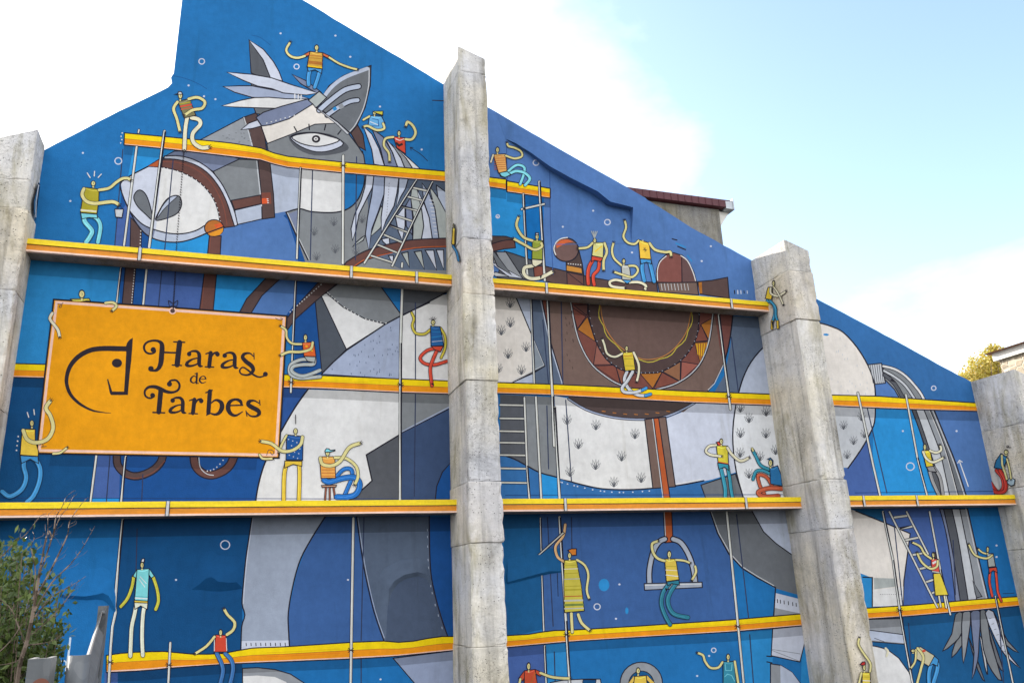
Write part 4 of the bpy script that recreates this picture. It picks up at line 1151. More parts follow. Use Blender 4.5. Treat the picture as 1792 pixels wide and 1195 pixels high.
# d e
st([(725, 560, 12), (698, 546, 12), (664, 575, 22), (662, 612, 22), (695, 632, 14), (726, 612, 10)]); st([(737, 512, 22), (729, 635, 24)], sm=0); st([(705, 520, 9), (742, 513, 12)], sm=0); st([(722, 635, 10), (756, 636, 10)], sm=0)
st([(772, 588, 8), (848, 582, 9)], sm=0); st([(845, 582, 18), (832, 556, 14), (802, 550, 10), (772, 578, 20), (772, 612, 22), (802, 634, 14), (848, 618, 8)])
# T
st([(292, 715, 60), (266, 990, 60)], sm=0); st([(194, 994, 18), (338, 999, 18)], sm=0)
ball(190, 785, 30)
st([(212, 800, 16), (160, 820, 22), (105, 795, 24), (94, 735, 26), (140, 685, 34), (220, 680, 44), (290, 708, 50), (370, 742, 40), (450, 745, 30), (508, 712, 28), (520, 650, 28), (480, 600, 24), (415, 603, 24), (390, 630, 24)])
ball(398, 645, 32)
# b
st([(895, 735, 54), (876, 1000, 52)], sm=0); st([(846, 752, 16), (922, 722, 20)], sm=0); st([(855, 1030, 14), (890, 985, 30)], sm=0)
st([(905, 885, 14), (965, 842, 26), (1030, 870, 48), (1044, 930, 58), (1012, 995, 46), (955, 1020, 28), (890, 1000, 16)])
# e s
st([(1120, 910, 18), (1298, 905, 18)], sm=0); st([(1288, 905, 24), (1268, 855, 40), (1205, 834, 30), (1138, 868, 46), (1118, 940, 58), (1150, 1008, 46), (1215, 1032, 28), (1298, 985, 12)])
st([(1506, 845, 14), (1512, 904, 12)], sm=0); st([(1500, 882, 12), (1440, 850, 22), (1380, 860, 42), (1368, 898, 52), (1415, 932, 56), (1485, 970, 54), (1500, 1010, 46), (1460, 1042, 26), (1392, 1036, 20), (1345, 990, 12)]); st([(1338, 975, 12), (1352, 1040, 14)], sm=0)
art_part('lettering', T_, 0.0065, board, 'dark painted words Haras de Tarbes')
# little rope curls and the chain that holds the board
a = Art()
for p, t in (([(400, 325), (430, 330), (425, 350), (412, 345), (440, 318)], 'I'), ([(525, 425), (560, 440), (575, 430), (560, 425)], 'L'), ([(275, 515), (295, 500), (300, 520), (285, 525), (325, 520)], 'J'), ([(265, 585), (280, 545), (315, 555), (305, 580), (290, 560)], 'M')):
    a.line(0, BR2, p, 4, t, sm=3)
a.poly(0, PINKP, ell(302, 544, 6.5, 6)); a.poly(0, BR2, ell(302, 544, 4.2, 3.8))
ch = smooth([(322, 262), (316, 340), (309, 430), (306, 490), (303, 540)], n=10)
for i in range(len(ch) - 1):
    for k in range(2):
        t = k / 2; x = ch[i][0] + (ch[i + 1][0] - ch[i][0]) * t; y = ch[i][1] + (ch[i + 1][1] - ch[i][1]) * t
        a.line(0, BLACK, [(x - 1, y), (x + 1, y + 2.2)], 1.5, caps=False)
for s in (-1, 1):
    a.line(0, BLACK, [(303, 532), (303 + s * 8, 526), (303 + s * 6, 536), (303, 534)], 1.2, sm=3)
art_part('painted_chain', a, 0.0075, wall, 'thin dark painted chain holding the orange signboard')

# ------------------------------------------------------------------ painted figures
def fig(label, tile, head=None, shirt=None, limbs=(), polys=(), hat=None, stripes=(), place=None, off=0.009, parent=None, lines=(), hair=True):
    a = Art()
    def limb(c, w, pts):
        w *= 0.92
        q = smooth(to_px(tile, pts), False, 5)
        a.add(ribbon(q, w / SK + 1.8), 0, INK)
        a.add(ribbon(q, w / SK), 0, c)
        if c in (SKIN, SKINW) and len(q) > 3:
            d = Vector((q[-1][0] - q[-3][0], q[-1][1] - q[-3][1]))
            if d.length > 1e-6:
                d.normalize()
                for an in (-0.6, 0.0, 0.6):
                    v = Vector((d.x * cos(an) - d.y * sin(an), d.x * sin(an) + d.y * cos(an)))
                    a.line(0, BLACK, [q[-1], (q[-1][0] + v.x * (w / SK * .9 + 1.6), q[-1][1] + v.y * (w / SK * .9 + 1.6))], 0.9, caps=False)
        else:
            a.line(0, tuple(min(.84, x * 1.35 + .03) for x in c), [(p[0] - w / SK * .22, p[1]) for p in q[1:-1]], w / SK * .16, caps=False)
    back = [l for l in limbs if len(l) > 3]
    legs = [l for l in limbs if l[0] not in (SKIN, SKINW) and len(l) == 3]
    arms = [l for l in limbs if l[0] in (SKIN, SKINW) and len(l) == 3]
    for l in back: limb(*l[:3])
    for l in legs: limb(*l)
    for c, p in polys:
        a.poly(0, c, p, tile, 1.5)
    if shirt:
        c, p = shirt
        a.poly(0, c, p, tile, 1.5)
        q = to_px(tile, p)
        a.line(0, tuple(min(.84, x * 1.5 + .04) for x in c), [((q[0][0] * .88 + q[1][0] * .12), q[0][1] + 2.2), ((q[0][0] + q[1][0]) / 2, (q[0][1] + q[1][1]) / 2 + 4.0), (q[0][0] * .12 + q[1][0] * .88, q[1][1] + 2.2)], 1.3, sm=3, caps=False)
        for c2, p2, w2 in stripes:
            a.line(0, c2, p2, w2, tile, caps=False)
    for l in arms: limb(*l)
    if head:
        x, y, rx, ry = head
        a.poly(0, INK, [(x - rx * .5, y + ry * .6), (x + rx * .5, y + ry * .6), (x + rx * .55, y + ry * 1.7), (x - rx * .55, y + ry * 1.7)], tile)
        a.poly(0, SKIN, [(x - rx * .35, y + ry * .6), (x + rx * .35, y + ry * .6), (x + rx * .4, y + ry * 1.7), (x - rx * .4, y + ry * 1.7)], tile)
        a.poly(0, SKIN, ell(x, y, rx, ry, 14), tile, 1.3)
        a.line(0, BLACK, [(x - rx * .15, y - ry * .4), (x + rx * .15, y - ry * .3), (x + rx * .15, y + ry * .25), (x - rx * .1, y + ry * .3)], 2.6, tile, caps=False)
        if hair and hat is None:
            a.line(0, BLACK, [(x - rx * .8, y - ry * .7), (x, y - ry * 1.15), (x + rx * .8, y - ry * .7)], 7, tile, sm=3)
    if hat:
        for c, p in hat:
            a.poly(0, c, p, tile, 1.6)
    for c, p, w in lines:
        a.line(0, c, p, w, tile, sm=3)
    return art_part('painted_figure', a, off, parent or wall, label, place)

CY = paint((128, 212, 226)); BLU = paint((70, 152, 212)); JEAN = paint((62, 116, 176)); OLV = paint((176, 164, 48)); PANTY = paint((232, 196, 66)); REDP = paint((214, 76, 54)); TEALP = paint((48, 128, 150)); GREYP = paint((190, 192, 184))
FIGS = []
fig('painted man in an olive shirt carrying a small bucket', 'A', (650, 562, 15, 18), (OLV, [(585, 588), (690, 603), (688, 690), (675, 775), (560, 765), (572, 690)]),
    [(CY, 32, [(585, 785), (592, 830), (640, 890), (628, 930), (600, 972)]), (CY, 28, [(640, 785), (682, 815), (700, 870), (682, 972)]), (SKIN, 20, [(690, 608), (760, 595), (810, 555), (850, 530), (888, 526), (905, 536)]), (SKIN, 24, [(585, 600), (572, 640), (600, 685), (660, 702), (780, 690), (822, 706)])],
    [(CY, [(562, 768), (676, 778), (680, 805), (620, 800), (570, 810)]), (LG, [(800, 742), (860, 742), (850, 800), (806, 796)])], hair=False, stripes=[(SKINW, [(562, 748), (672, 758)], 12)],
    lines=[(WHT, [(608, 490), (628, 522)], 7), (WHT, [(659, 478), (657, 512)], 7), (WHT, [(706, 498), (684, 522)], 7), (BLACK, [(806, 742), (830, 715), (856, 740)], 3)])
fig('painted figure in an orange patterned top above the ear', 'B', (1012, 335, 14, 18), (paint((206, 160, 66)), [(965, 360), (1055, 370), (1050, 482), (945, 466)]),
    [(BLU, 26, [(965, 480), (955, 540), (956, 592)]), (BLU, 25, [(1035, 490), (1020, 545), (998, 610)]), (SKIN, 16, [(930, 392), (880, 405), (830, 393), (800, 352), (825, 300)]), (SKIN, 14, [(1100, 402), (1170, 445), (1250, 475), (1292, 485)])],
    [(paint((214, 108, 64)), [(965, 360), (925, 380), (932, 398), (966, 384)]), (paint((214, 108, 64)), [(1055, 370), (1110, 395), (1100, 412), (1056, 390)]), (BLU, [(946, 470), (1050, 484), (1045, 515), (1000, 488), (955, 500)])],
    stripes=[(OCH, [(958, 405), (1052, 412)], 4), (OCH, [(955, 435), (1050, 445)], 22), (YEL, [(952, 462), (1050, 474)], 8), (RST, [(960, 388), (1053, 396)], 4)])
fig('painted figure in a cap with hand on hip on the top plank', 'B', (62, 668, 14, 22), (paint((128, 122, 86)), [(45, 708), (125, 690), (170, 805), (90, 825)]),
    [(SKINW, 27, [(110, 822), (97, 900), (90, 1040)], 1), (SKINW, 28, [(140, 822), (190, 835), (200, 870), (150, 930), (152, 990), (205, 1030), (255, 1028)], 1), (SKIN, 20, [(120, 692), (180, 680), (232, 710), (215, 755), (150, 768), (98, 800)]), (SKIN, 20, [(42, 712), (15, 760), (38, 830), (58, 912)])],
    hat=[(LG, [(18, 660), (45, 655), (50, 640), (70, 642), (78, 660)])], stripes=[(paint((216, 80, 60)), [(60, 745), (142, 730)], 12), (OLV, [(55, 728), (135, 712)], 8), (paint((216, 80, 60)), [(66, 765), (150, 750)], 5)])
fig('painted girl with fair hair and a blue backpack behind the ear', 'B', (1415, 790, 11, 14), (paint((104, 172, 220)), [(1382, 806), (1465, 812), (1488, 860), (1458, 918), (1370, 880)]),
    [(SKIN, 14, [(1380, 812), (1338, 836)]), (SKIN, 16, [(1475, 862), (1482, 898), (1430, 908), (1370, 880), (1342, 884)])], hat=[(paint((206, 196, 70)), [(1405, 778), (1475, 776), (1472, 806), (1430, 792)])], stripes=[(DEEP, [(1400, 830), (1440, 835), (1445, 880), (1395, 880)], 5), (WHT, [(1384, 850), (1440, 872)], 5)])
fig('painted figure in a red vest sitting on the mane', 'D', (790, 55, 11, 18), (REDP, [(750, 76), (832, 86), (835, 198), (775, 155)]), [(SKIN, 16, [(750, 80), (695, 92), (685, 140), (718, 190), (724, 245)]), (SKIN, 18, [(835, 96), (880, 95), (905, 50), (885, 0), (850, -25), (838, 0)])],
    stripes=[(BLACK, [(768, 120), (790, 140), (815, 128)], 16)], lines=[(WHT, [(765, 92), (795, 104), (825, 92)], 5)])
fig('painted figure in a striped orange top sitting beside the tall buttress', 'F', (122, 90, 12, 18), (paint((238, 178, 100)), [(93, 122), (178, 118), (188, 238), (130, 252)]),
    [(CY, 18, [(170, 268), (230, 210), (270, 195), (310, 215), (302, 270), (280, 328)]), (CY, 20, [(150, 265), (200, 258), (250, 238), (310, 250), (348, 290), (315, 335)]), (SKIN, 14, [(180, 130), (240, 150), (292, 135), (285, 100), (240, 75), (200, 65), (190, 45)]), (SKINW, 12, [(92, 125), (76, 175)])],
    [(CY, [(135, 250), (190, 240), (215, 262), (175, 282), (148, 272)])], stripes=[(RST, [(98, 135 + k * 15), (180, 132 + k * 15)], 4) for k in range(7)])
fig('painted figure in a green shirt perched between poles', 'F', (398, 695, 12, 18), (paint((150, 162, 60)), [(365, 716), (435, 722), (437, 855), (362, 850)]),
    [(SKINW, 24, [(410, 862), (370, 895), (312, 910), (308, 955), (350, 985), (420, 980), (502, 940)], 1), (SKIN, 18, [(365, 722), (300, 695), (255, 620), (268, 560)]), (SKIN, 18, [(428, 740), (430, 765), (380, 785), (310, 750), (238, 710)])],
    [(SKINW, [(362, 852), (437, 858), (430, 880), (385, 905), (365, 890)])], hat=[(LG, [(388, 668), (408, 668), (408, 682), (388, 682)])])
fig('painted figure with spiky green hair and red trousers', 'F', (800, 722, 11, 17), (paint((226, 220, 140)), [(790, 735), (862, 735), (858, 842), (780, 826)]),
    [(REDP, 24, [(800, 838), (762, 900), (752, 960), (755, 1022)]), (REDP, 22, [(832, 845), (825, 920), (790, 965), (796, 1030)]), (SKIN, 16, [(785, 738), (750, 768), (690, 776)]), (SKIN, 18, [(868, 740), (884, 800), (862, 860), (862, 922)])],
    [(REDP, [(778, 828), (858, 843), (840, 870), (800, 858), (775, 870)])], hair=False, lines=[(GRN, [(798, 705), (798 + dx, 655)], 6) for dx in (-22, -8, 6, 20)], stripes=[(YEL, [(800, 800), (850, 760)], 8)])
fig('painted figure sitting cross legged in a grey vest', 'F', (1002, 865, 11, 16), (GREYP, [(985, 890), (1040, 892), (1055, 998), (990, 992)]),
    [(SKINW, 18, [(1010, 1008), (945, 995), (905, 1010), (920, 1040), (1005, 1052)], 1), (SKINW, 18, [(1040, 1012), (1110, 1012), (1155, 1035), (1150, 1062)], 1), (SKIN, 15, [(985, 892), (935, 845), (920, 790), (930, 740)]), (SKIN, 15, [(1040, 897), (1085, 900), (1100, 935), (1060, 975), (990, 958), (938, 940)])], [(BLU, [(990, 995), (1062, 998), (1026, 1022)])])
fig('painted figure in a yellow shirt and blue trousers on the saddle', 'F', (1135, 695, 10, 18), (paint((244, 200, 72)), [(1105, 715), (1180, 738), (1192, 852), (1115, 846)]),
    [(BLU, 26, [(1135, 858), (1130, 920), (1145, 1000)]), (BLU, 26, [(1180, 858), (1195, 920), (1214, 1005)]), (SKIN, 15, [(1105, 722), (1078, 745), (1030, 735), (1000, 692), (1018, 630), (1010, 585)]), (SKIN, 18, [(1182, 740), (1220, 785), (1290, 802), (1325, 800), (1332, 826)])],
    [(BLU, [(1116, 848), (1192, 854), (1196, 885), (1160, 872), (1122, 885)])], hair=False, stripes=[(BLACK, [(1135, 785), (1165, 785)], 4), (BLACK, [(1150, 768), (1150, 802)], 4), (BLACK, [(1140, 773), (1160, 797)], 3)])
fig('painted figure in an orange shirt gripping the right edge of the signboard', 'L', (735, 560, 13, 20), (paint((228, 104, 48)), [(712, 595), (795, 590), (808, 692), (725, 690)]),
    [(GRN, 24, [(760, 712), (700, 715), (632, 750), (630, 815), (700, 842), (838, 832)]), (GRN, 24, [(798, 706), (790, 745), (720, 748), (650, 762), (645, 800), (720, 828), (836, 788)]), (SKIN, 15, [(706, 606), (640, 600), (605, 560), (600, 510), (565, 482)]), (SKIN, 18, [(785, 595), (770, 640), (700, 660), (620, 660), (565, 682)])],
    [(GRN, [(725, 692), (806, 694), (800, 735), (750, 725)])], stripes=[(YEL, [(735, 620), (750, 622)], 8), (YEL, [(770, 650), (785, 652)], 8)])
fig('painted figure in a dark blue vest and red trousers', 'P', (430, 335, 14, 16), (paint((40, 100, 164)), [(412, 360), (478, 365), (505, 497), (415, 500)]),
    [(REDP, 20, [(450, 515), (390, 530), (340, 580), (370, 620), (440, 630), (525, 605)]), (REDP, 22, [(465, 515), (430, 590), (410, 660), (422, 775)]), (paint((206, 190, 70)), 16, [(412, 385), (370, 415), (310, 410), (285, 360), (296, 310), (280, 268)]), (paint((206, 190, 70)), 16, [(480, 375), (512, 430), (514, 510), (485, 582)])],
    [(REDP, [(418, 502), (502, 500), (480, 540), (440, 525)])], hair=False, lines=[(BLACK, [(430, 320), (430 + 28 * sin(k * .55 - 1.2), 320 - 26 * cos(k * .55 - 1.2))], 3) for k in range(5)], stripes=[(LB2, [(418, 440), (492, 430)], 5), (LAV, [(422, 470), (498, 462)], 4), (LB2, [(424, 400), (484, 402)], 4)])
fig('painted figure peeking over the top of the signboard', 'I', (570, 258, 20, 26), (paint((216, 200, 76)), [(490, 292), (620, 288), (632, 306), (496, 300)]), [(SKIN, 18, [(735, 320), (785, 316), (812, 340), (785, 370)]), (SKINW, 20, [(365, 390), (348, 430), (385, 480), (405, 510), (415, 550)])])
fig('painted man in a yellow shirt lifting the left end of the signboard', 'J', (222, 360, 14, 21), (paint((244, 206, 76)), [(155, 400), (245, 402), (245, 480), (268, 555), (265, 590), (140, 580)]),
    [(BLU, 32, [(172, 600), (165, 660), (182, 740), (150, 820), (70, 868), (15, 835)]), (BLU, 32, [(240, 600), (278, 670), (275, 760), (235, 860), (186, 910)]), (SKIN, 27, [(162, 410), (188, 470), (250, 495), (330, 470), (370, 395), (352, 310), (320, 255), (348, 208)]), (SKIN, 15, [(370, 572), (420, 565), (465, 532)])],
    [(BLU, [(140, 585), (265, 592), (268, 640), (210, 610), (150, 640)])], hair=False, lines=[(WHT, [(190, 285), (200, 318)], 7), (WHT, [(236, 265), (240, 300)], 7)])
fig('painted man in a dotted blue vest and yellow trousers holding the signboard', 'M', (467, 415, 14, 20), (paint((32, 88, 156)), [(405, 440), (520, 452), (516, 617), (400, 615)]),
    [(PANTY, 27, [(405, 640), (388, 720), (384, 905)]), (PANTY, 26, [(490, 640), (495, 720), (490, 905)]), (SKIN, 16, [(404, 445), (372, 505), (352, 560)]), (SKIN, 22, [(515, 455), (500, 510), (440, 550), (370, 552), (300, 502), (230, 486)]), (SKIN, 15, [(215, 578), (240, 606), (305, 606)])],
    [(PANTY, [(392, 622), (512, 624), (510, 660), (450, 645), (390, 672)])], hair=False, stripes=[(LAV, [(415 + (k * 29) % 95, 470 + k * 11), (421 + (k * 29) % 95, 474 + k * 11)], 7) for k in range(13)], lines=[(BLACK, [(467, 300), (468, 365)], 5)])
fig('painted man in an orange shirt and blue cap seated on a stool', 'M', (690, 568, 14, 20), (paint((238, 170, 84)), [(635, 592), (740, 592), (746, 742), (645, 742)]),
    [(paint((150, 90, 70)), 9, [(680, 795), (672, 900)]), (paint((150, 90, 70)), 9, [(705, 795), (705, 900)]), (paint((150, 90, 70)), 9, [(730, 795), (742, 880)]), (paint((40, 116, 196)), 26, [(740, 745), (800, 682), (852, 680), (862, 730), (835, 800), (808, 862)]), (paint((40, 116, 196)), 38, [(665, 755), (705, 768), (800, 742), (880, 738), (915, 785), (890, 850), (830, 872), (755, 872)]), (SKIN, 20, [(740, 600), (820, 605), (888, 660), (902, 730), (882, 782)]), (SKIN, 24, [(640, 602), (655, 645), (720, 655), (780, 620), (840, 530), (912, 500)])],
    [(paint((196, 150, 120)), [(648, 792), (752, 790), (748, 804), (652, 806)])], hat=[(CY, [(672, 552), (682, 536), (700, 538), (708, 548), (742, 545), (742, 551), (706, 560), (674, 562)])], stripes=[(RST, [(648, 640 + k * 22), (744, 640 + k * 22)], 4) for k in range(5)])
fig('tall painted figure in a pale turquoise shirt standing on the lowest plank', 'K', (990, 372, 12, 20), (paint((130, 216, 220)), [(955, 402), (1040, 396), (1030, 622), (938, 616)]),
    [(paint((222, 226, 204)), 27, [(950, 645), (938, 710), (918, 800), (912, 900), (908, 1005)]), (paint((222, 226, 204)), 27, [(1010, 645), (996, 720), (990, 870), (995, 1000)]), (paint((202, 196, 70)), 22, [(932, 450), (920, 520), (890, 600), (842, 660)]), (paint((202, 196, 70)), 22, [(1068, 455), (1095, 540), (1104, 620), (1085, 680)])],
    [(paint((130, 216, 220)), [(955, 402), (925, 450), (948, 460), (958, 440)]), (paint((130, 216, 220)), [(1040, 396), (1076, 448), (1054, 462), (1038, 440)]), (paint((222, 226, 204)), [(935, 632), (1030, 636), (1026, 680), (980, 655), (940, 680)]), (paint((222, 190, 70)), [(936, 616), (1030, 620), (1030, 636), (935, 632)])], hat=[(WHT, [(982, 350), (990, 328), (1006, 326), (1004, 352)])], stripes=[(WHT, [(975, 450), (1020, 500)], 5), (WHT, [(970, 470), (1010, 525)], 5), (WHT, [(940, 600), (1028, 606)], 8), (TEALP, [(938, 590), (1030, 594)], 3)])
fig('painted figure in a red vest waving from the lowest plank', 'N', (343, 842, 12, 20), (REDP, [(308, 856), (380, 860), (388, 976), (296, 976)]),
    [(JEAN, 28, [(315, 985), (350, 1060), (358, 1120), (330, 1230)]), (JEAN, 28, [(375, 985), (420, 1040), (428, 1110), (400, 1230)]), (SKIN, 18, [(300, 870), (245, 935), (170, 985)]), (SKIN, 20, [(386, 856), (430, 822), (440, 770), (392, 718), (370, 682)])], stripes=[(WHT, [(300, 880), (298, 970)], 5), (WHT, [(382, 880), (386, 970)], 5)])
fig('painted figure in a rust red shirt beside the tarpaulin', 'S', (180, 1077, 12, 24), (paint((204, 82, 54)), [(150, 1106), (225, 1097), (248, 1250), (150, 1250)]), [(SKIN, 18, [(262, 1122), (330, 1148), (400, 1158), (465, 1160)]), (SKIN, 16, [(122, 1165), (105, 1250)])],
    [(paint((204, 82, 54)), [(150, 1106), (110, 1160), (140, 1178), (155, 1145)]), (paint((204, 82, 54)), [(225, 1097), (275, 1120), (262, 1146), (232, 1130)])], stripes=[(OCH, [(195, 1195), (228, 1120)], 5)])
fig('painted woman with orange hair in a long patterned yellow dress', 'S', (465, 305, 12, 20), (paint((206, 192, 76)), [(428, 337), (512, 335), (545, 500), (568, 690), (430, 702), (425, 500)]),
    [(SKIN, 20, [(477, 705), (484, 838)], 1), (SKIN, 20, [(525, 715), (550, 775), (602, 822)], 1), (paint((222, 180, 130)), 18, [(422, 345), (380, 312), (368, 240), (420, 170), (435, 90)]), (SKIN, 16, [(517, 335), (570, 372), (596, 440), (585, 540), (600, 602)])],
    [(POLE, [(242, 300), (420, 138), (430, 150), (252, 308)])], hat=[(paint((222, 130, 48)), [(453, 268), (480, 258), (512, 258), (512, 302), (482, 304), (470, 286)])],
    stripes=[(c, [(426, y), (x, y - 4)], w) for c, y, x, w in ((OLV, 375, 520, 5), (WHT, 400, 525, 4), (OLV, 430, 530, 5), (GRN, 470, 538, 6), (OLV, 520, 548, 5), (RST, 590, 556, 6), (GREYP, 620, 560, 12), (paint((120, 140, 70)), 650, 563, 16), (GREYP, 675, 565, 8), (OLV, 545, 550, 10))])
fig('painted figure swinging in the stirrup in a yellow shirt', 'S', (1160, 298, 13, 24), (paint((230, 200, 84)), [(1128, 328), (1205, 328), (1228, 472), (1140, 486)]),
    [(TEALP, 27, [(1162, 498), (1118, 560), (1105, 640), (1130, 720), (1166, 785)]), (TEALP, 29, [(1212, 495), (1168, 560), (1150, 630), (1190, 710), (1290, 736)]), (SKIN, 18, [(1128, 342), (1080, 325), (1048, 285), (1040, 225), (1078, 205)]), (SKIN, 14, [(1206, 335), (1260, 340), (1302, 355)]), (SKIN, 16, [(1340, 380), (1346, 420), (1320, 472)])],
    [(TEALP, [(1142, 488), (1228, 476), (1230, 510), (1180, 500), (1150, 515)])], stripes=[(WHT, [(1135, 440), (1222, 450)], 6), (OLV, [(1132, 380), (1212, 382)], 4), (WHT, [(1132, 405), (1216, 410)], 4)])
fig('painted figure in a yellow jersey inside the grey ring', 'S', (943, 1108, 13, 20), (paint((230, 196, 80)), [(918, 1146), (1000, 1140), (1008, 1250), (905, 1250)]), [(paint((226, 190, 90)), 24, [(918, 1155), (885, 1200)]), (paint((226, 190, 90)), 24, [(1000, 1150), (1045, 1195)])])
fig('painted figure in teal overalls pointing left', 'U', (495, 1012, 12, 20), (paint((56, 142, 168)), [(460, 1042), (535, 1042), (558, 1250), (460, 1250)]), [(SKIN, 16, [(455, 1047), (425, 1085), (370, 1085), (335, 1042), (320, 1000), (286, 984)]), (SKIN, 16, [(541, 1042), (566, 1200), (570, 1250)])], stripes=[(CY, [(475, 1060), (478, 1105), (518, 1105), (522, 1060)], 4), (CY, [(470, 1150), (490, 1130), (520, 1140), (540, 1180)], 4)])
fig('painted figure in a yellow vest dangling from the saddle', 'Q', (783, 517, 10, 18), (paint((222, 194, 62)), [(752, 545), (828, 540), (843, 666), (772, 672)]),
    [(LG, 22, [(785, 680), (768, 735), (800, 800), (860, 840), (920, 845)]), (LG, 22, [(825, 678), (790, 740), (752, 790), (770, 820), (840, 822), (895, 805)]), (BLU, 20, [(915, 845), (950, 834)]), (BLU, 20, [(893, 806), (920, 792)]), (SKINW, 14, [(752, 552), (700, 575), (648, 552), (628, 490), (615, 455)]), (SKINW, 16, [(832, 545), (865, 620), (868, 680), (855, 742)])], hair=False, stripes=[(OLV, [(760, 590), (834, 588)], 5), (OLV, [(765, 635), (838, 640)], 5), (RST, [(758, 570), (832, 566)], 3)])
fig('painted figure in a yellow shirt with a red scarf', 'T', (447, 488, 11, 18), (paint((220, 206, 68)), [(413, 515), (492, 518), (497, 646), (425, 632)]),
    [(paint((56, 148, 172)), 25, [(440, 655), (460, 740), (475, 820), (474, 880)]), (paint((56, 148, 172)), 22, [(490, 655), (505, 740), (515, 820), (526, 880)]), (SKINW, 16, [(410, 512), (362, 520), (340, 555), (375, 580), (445, 590)]), (SKINW, 18, [(490, 530), (520, 575), (580, 622), (636, 602)])],
    [(paint((56, 148, 172)), [(422, 636), (498, 646), (500, 690), (470, 665), (430, 680)]), (REDP, [(412, 492), (430, 488), (465, 525), (450, 540), (430, 520)])], stripes=[(REDP, [(424, 628), (497, 642)], 5)])
fig('painted kneeling figure in a blue hood reaching out', 'T', (790, 636, 13, 22), (paint((48, 122, 180)), [(785, 672), (840, 655), (865, 720), (872, 797), (790, 782)]),
    [(paint((198, 96, 66)), 22, [(800, 792), (760, 732), (705, 722), (715, 790), (748, 852)]), (paint((198, 96, 66)), 30, [(868, 815), (780, 812), (706, 838), (740, 870), (845, 866)]), (paint((56, 148, 172)), 20, [(785, 682), (722, 652), (690, 592), (665, 545)]), (paint((56, 148, 172)), 20, [(832, 702), (800, 715), (740, 690), (690, 695), (668, 750)]), (SKIN, 12, [(668, 552), (662, 535)])],
    [(paint((48, 122, 180)), [(768, 610), (790, 600), (808, 620), (808, 655), (795, 640), (780, 612)])], hair=False)
fig('painted man with a yellow vest plaiting the tail', 'V', (902, 327, 10, 20), (paint((224, 200, 60)), [(885, 350), (938, 348), (960, 460), (912, 465)]),
    [(paint((150, 150, 152)), 22, [(930, 470), (955, 560), (998, 655)]), (paint((150, 150, 152)), 20, [(965, 468), (1008, 540), (1028, 655)]), (SKINW, 15, [(938, 352), (980, 366), (1015, 348), (1010, 318)]), (SKINW, 16, [(890, 360), (912, 405), (960, 432), (1030, 402)])], [(paint((150, 150, 152)), [(912, 462), (962, 460), (985, 500), (930, 495)])], stripes=[(OLV, [(900, 400), (945, 396)], 4), (OLV, [(908, 430), (952, 426)], 4)])
fig('painted woman in a yellow skirt climbing the ladder', 'W', (962, 300, 10, 20), (paint((218, 84, 74)), [(945, 326), (995, 330), (1005, 422), (950, 412)]),
    [(SKINW, 11, [(1000, 585), (1013, 662)], 1), (SKINW, 11, [(1038, 585), (1052, 668)], 1), (SKIN, 14, [(945, 326), (900, 292), (870, 242), (818, 215)]), (SKIN, 15, [(992, 342), (985, 382), (940, 396), (882, 352), (850, 290)])], [(paint((228, 206, 70)), [(960, 430), (1010, 428), (1066, 580), (975, 584)])], hat=[(BR2, [(955, 285), (975, 282), (985, 325), (972, 322), (970, 292)])], stripes=[(WHT, [(955, 360), (985, 345)], 14), (GREYP, [(952, 415), (1004, 424)], 8)])
fig('painted figure in a grey shirt and slim red trousers pulling the tail', 'W', (1340, 264, 9, 19), (paint((168, 174, 170)), [(1335, 291), (1378, 291), (1395, 380), (1345, 386)]),
    [(REDP, 15, [(1360, 396), (1352, 480), (1362, 540), (1372, 588)]), (REDP, 15, [(1395, 396), (1405, 500), (1412, 560), (1436, 622)]), (SKIN, 11, [(1328, 292), (1300, 282), (1275, 260)]), (SKIN, 13, [(1372, 302), (1330, 325), (1250, 300), (1210, 230)])], [(REDP, [(1348, 392), (1402, 386), (1408, 425), (1378, 408), (1352, 430)])])
fig('painted figure in blue trousers bending over the white ball', 'W', (820, 968, 14, 11), (paint((206, 198, 166)), [(842, 946), (872, 940), (970, 1002), (930, 1076), (840, 1022)]),
    [(BLU, 26, [(945, 1065), (930, 1130), (934, 1250)]), (BLU, 28, [(968, 1020), (992, 1080), (960, 1200), (955, 1250)]), (SKIN, 13, [(840, 962), (835, 1040), (805, 1088)]), (SKIN, 17, [(852, 950), (892, 1010), (876, 1090), (848, 1200), (850, 1250)])], [(BLU, [(932, 1075), (968, 1004), (998, 1030), (990, 1075), (960, 1060)])], hair=False, stripes=[(REDP, [(880, 975), (905, 965)], 16)], lines=[(SKINW, [(628, 950), (645, 970), (636, 1005)], 14)])

# ------------------------------------------------------------------ plaster relief: humps and steps in the render
def lip(name, back, edge, upper, d_edge, d_up, col, label):
    """raised render: 'upper' runs out to 'edge' (both given with their height off the wall), then returns to the wall at 'back'"""
    V, F = [], []
    n = len(edge)
    for i in range(n):
        u = on_y(*upper[i], -d_up[i] - 0.0015); e = on_y(*edge[i], -d_edge[i] - 0.0015)
        bk = on_y(*back[i], 0.002) if back else Vector((e.x, 0.002, e.z + 0.01))
        V += [tuple(u), tuple(u.lerp(e, .5)), tuple(e)]
        V += [tuple(e), tuple(bk)]
    for i in range(n - 1):
        for k in (0, 1, 3):
            F.append((5 * i + k, 5 * i + k + 1, 5 * (i + 1) + k + 1, 5 * (i + 1) + k))
    me = bpy.data.meshes.new(name); me.from_pydata(V, [], F)
    at = me.color_attributes.new('paint', 'FLOAT_COLOR', 'CORNER')
    at.data.foreach_set('color', list((*col, 1.0)) * len(me.loops))
    me.polygons.foreach_set('use_smooth', [True] * len(me.polygons))
    me.materials.append(MURAL)
    ob = bpy.data.objects.new(name, me); COL.objects.link(ob); ob.parent = wall; ob['label'] = label
    return ob
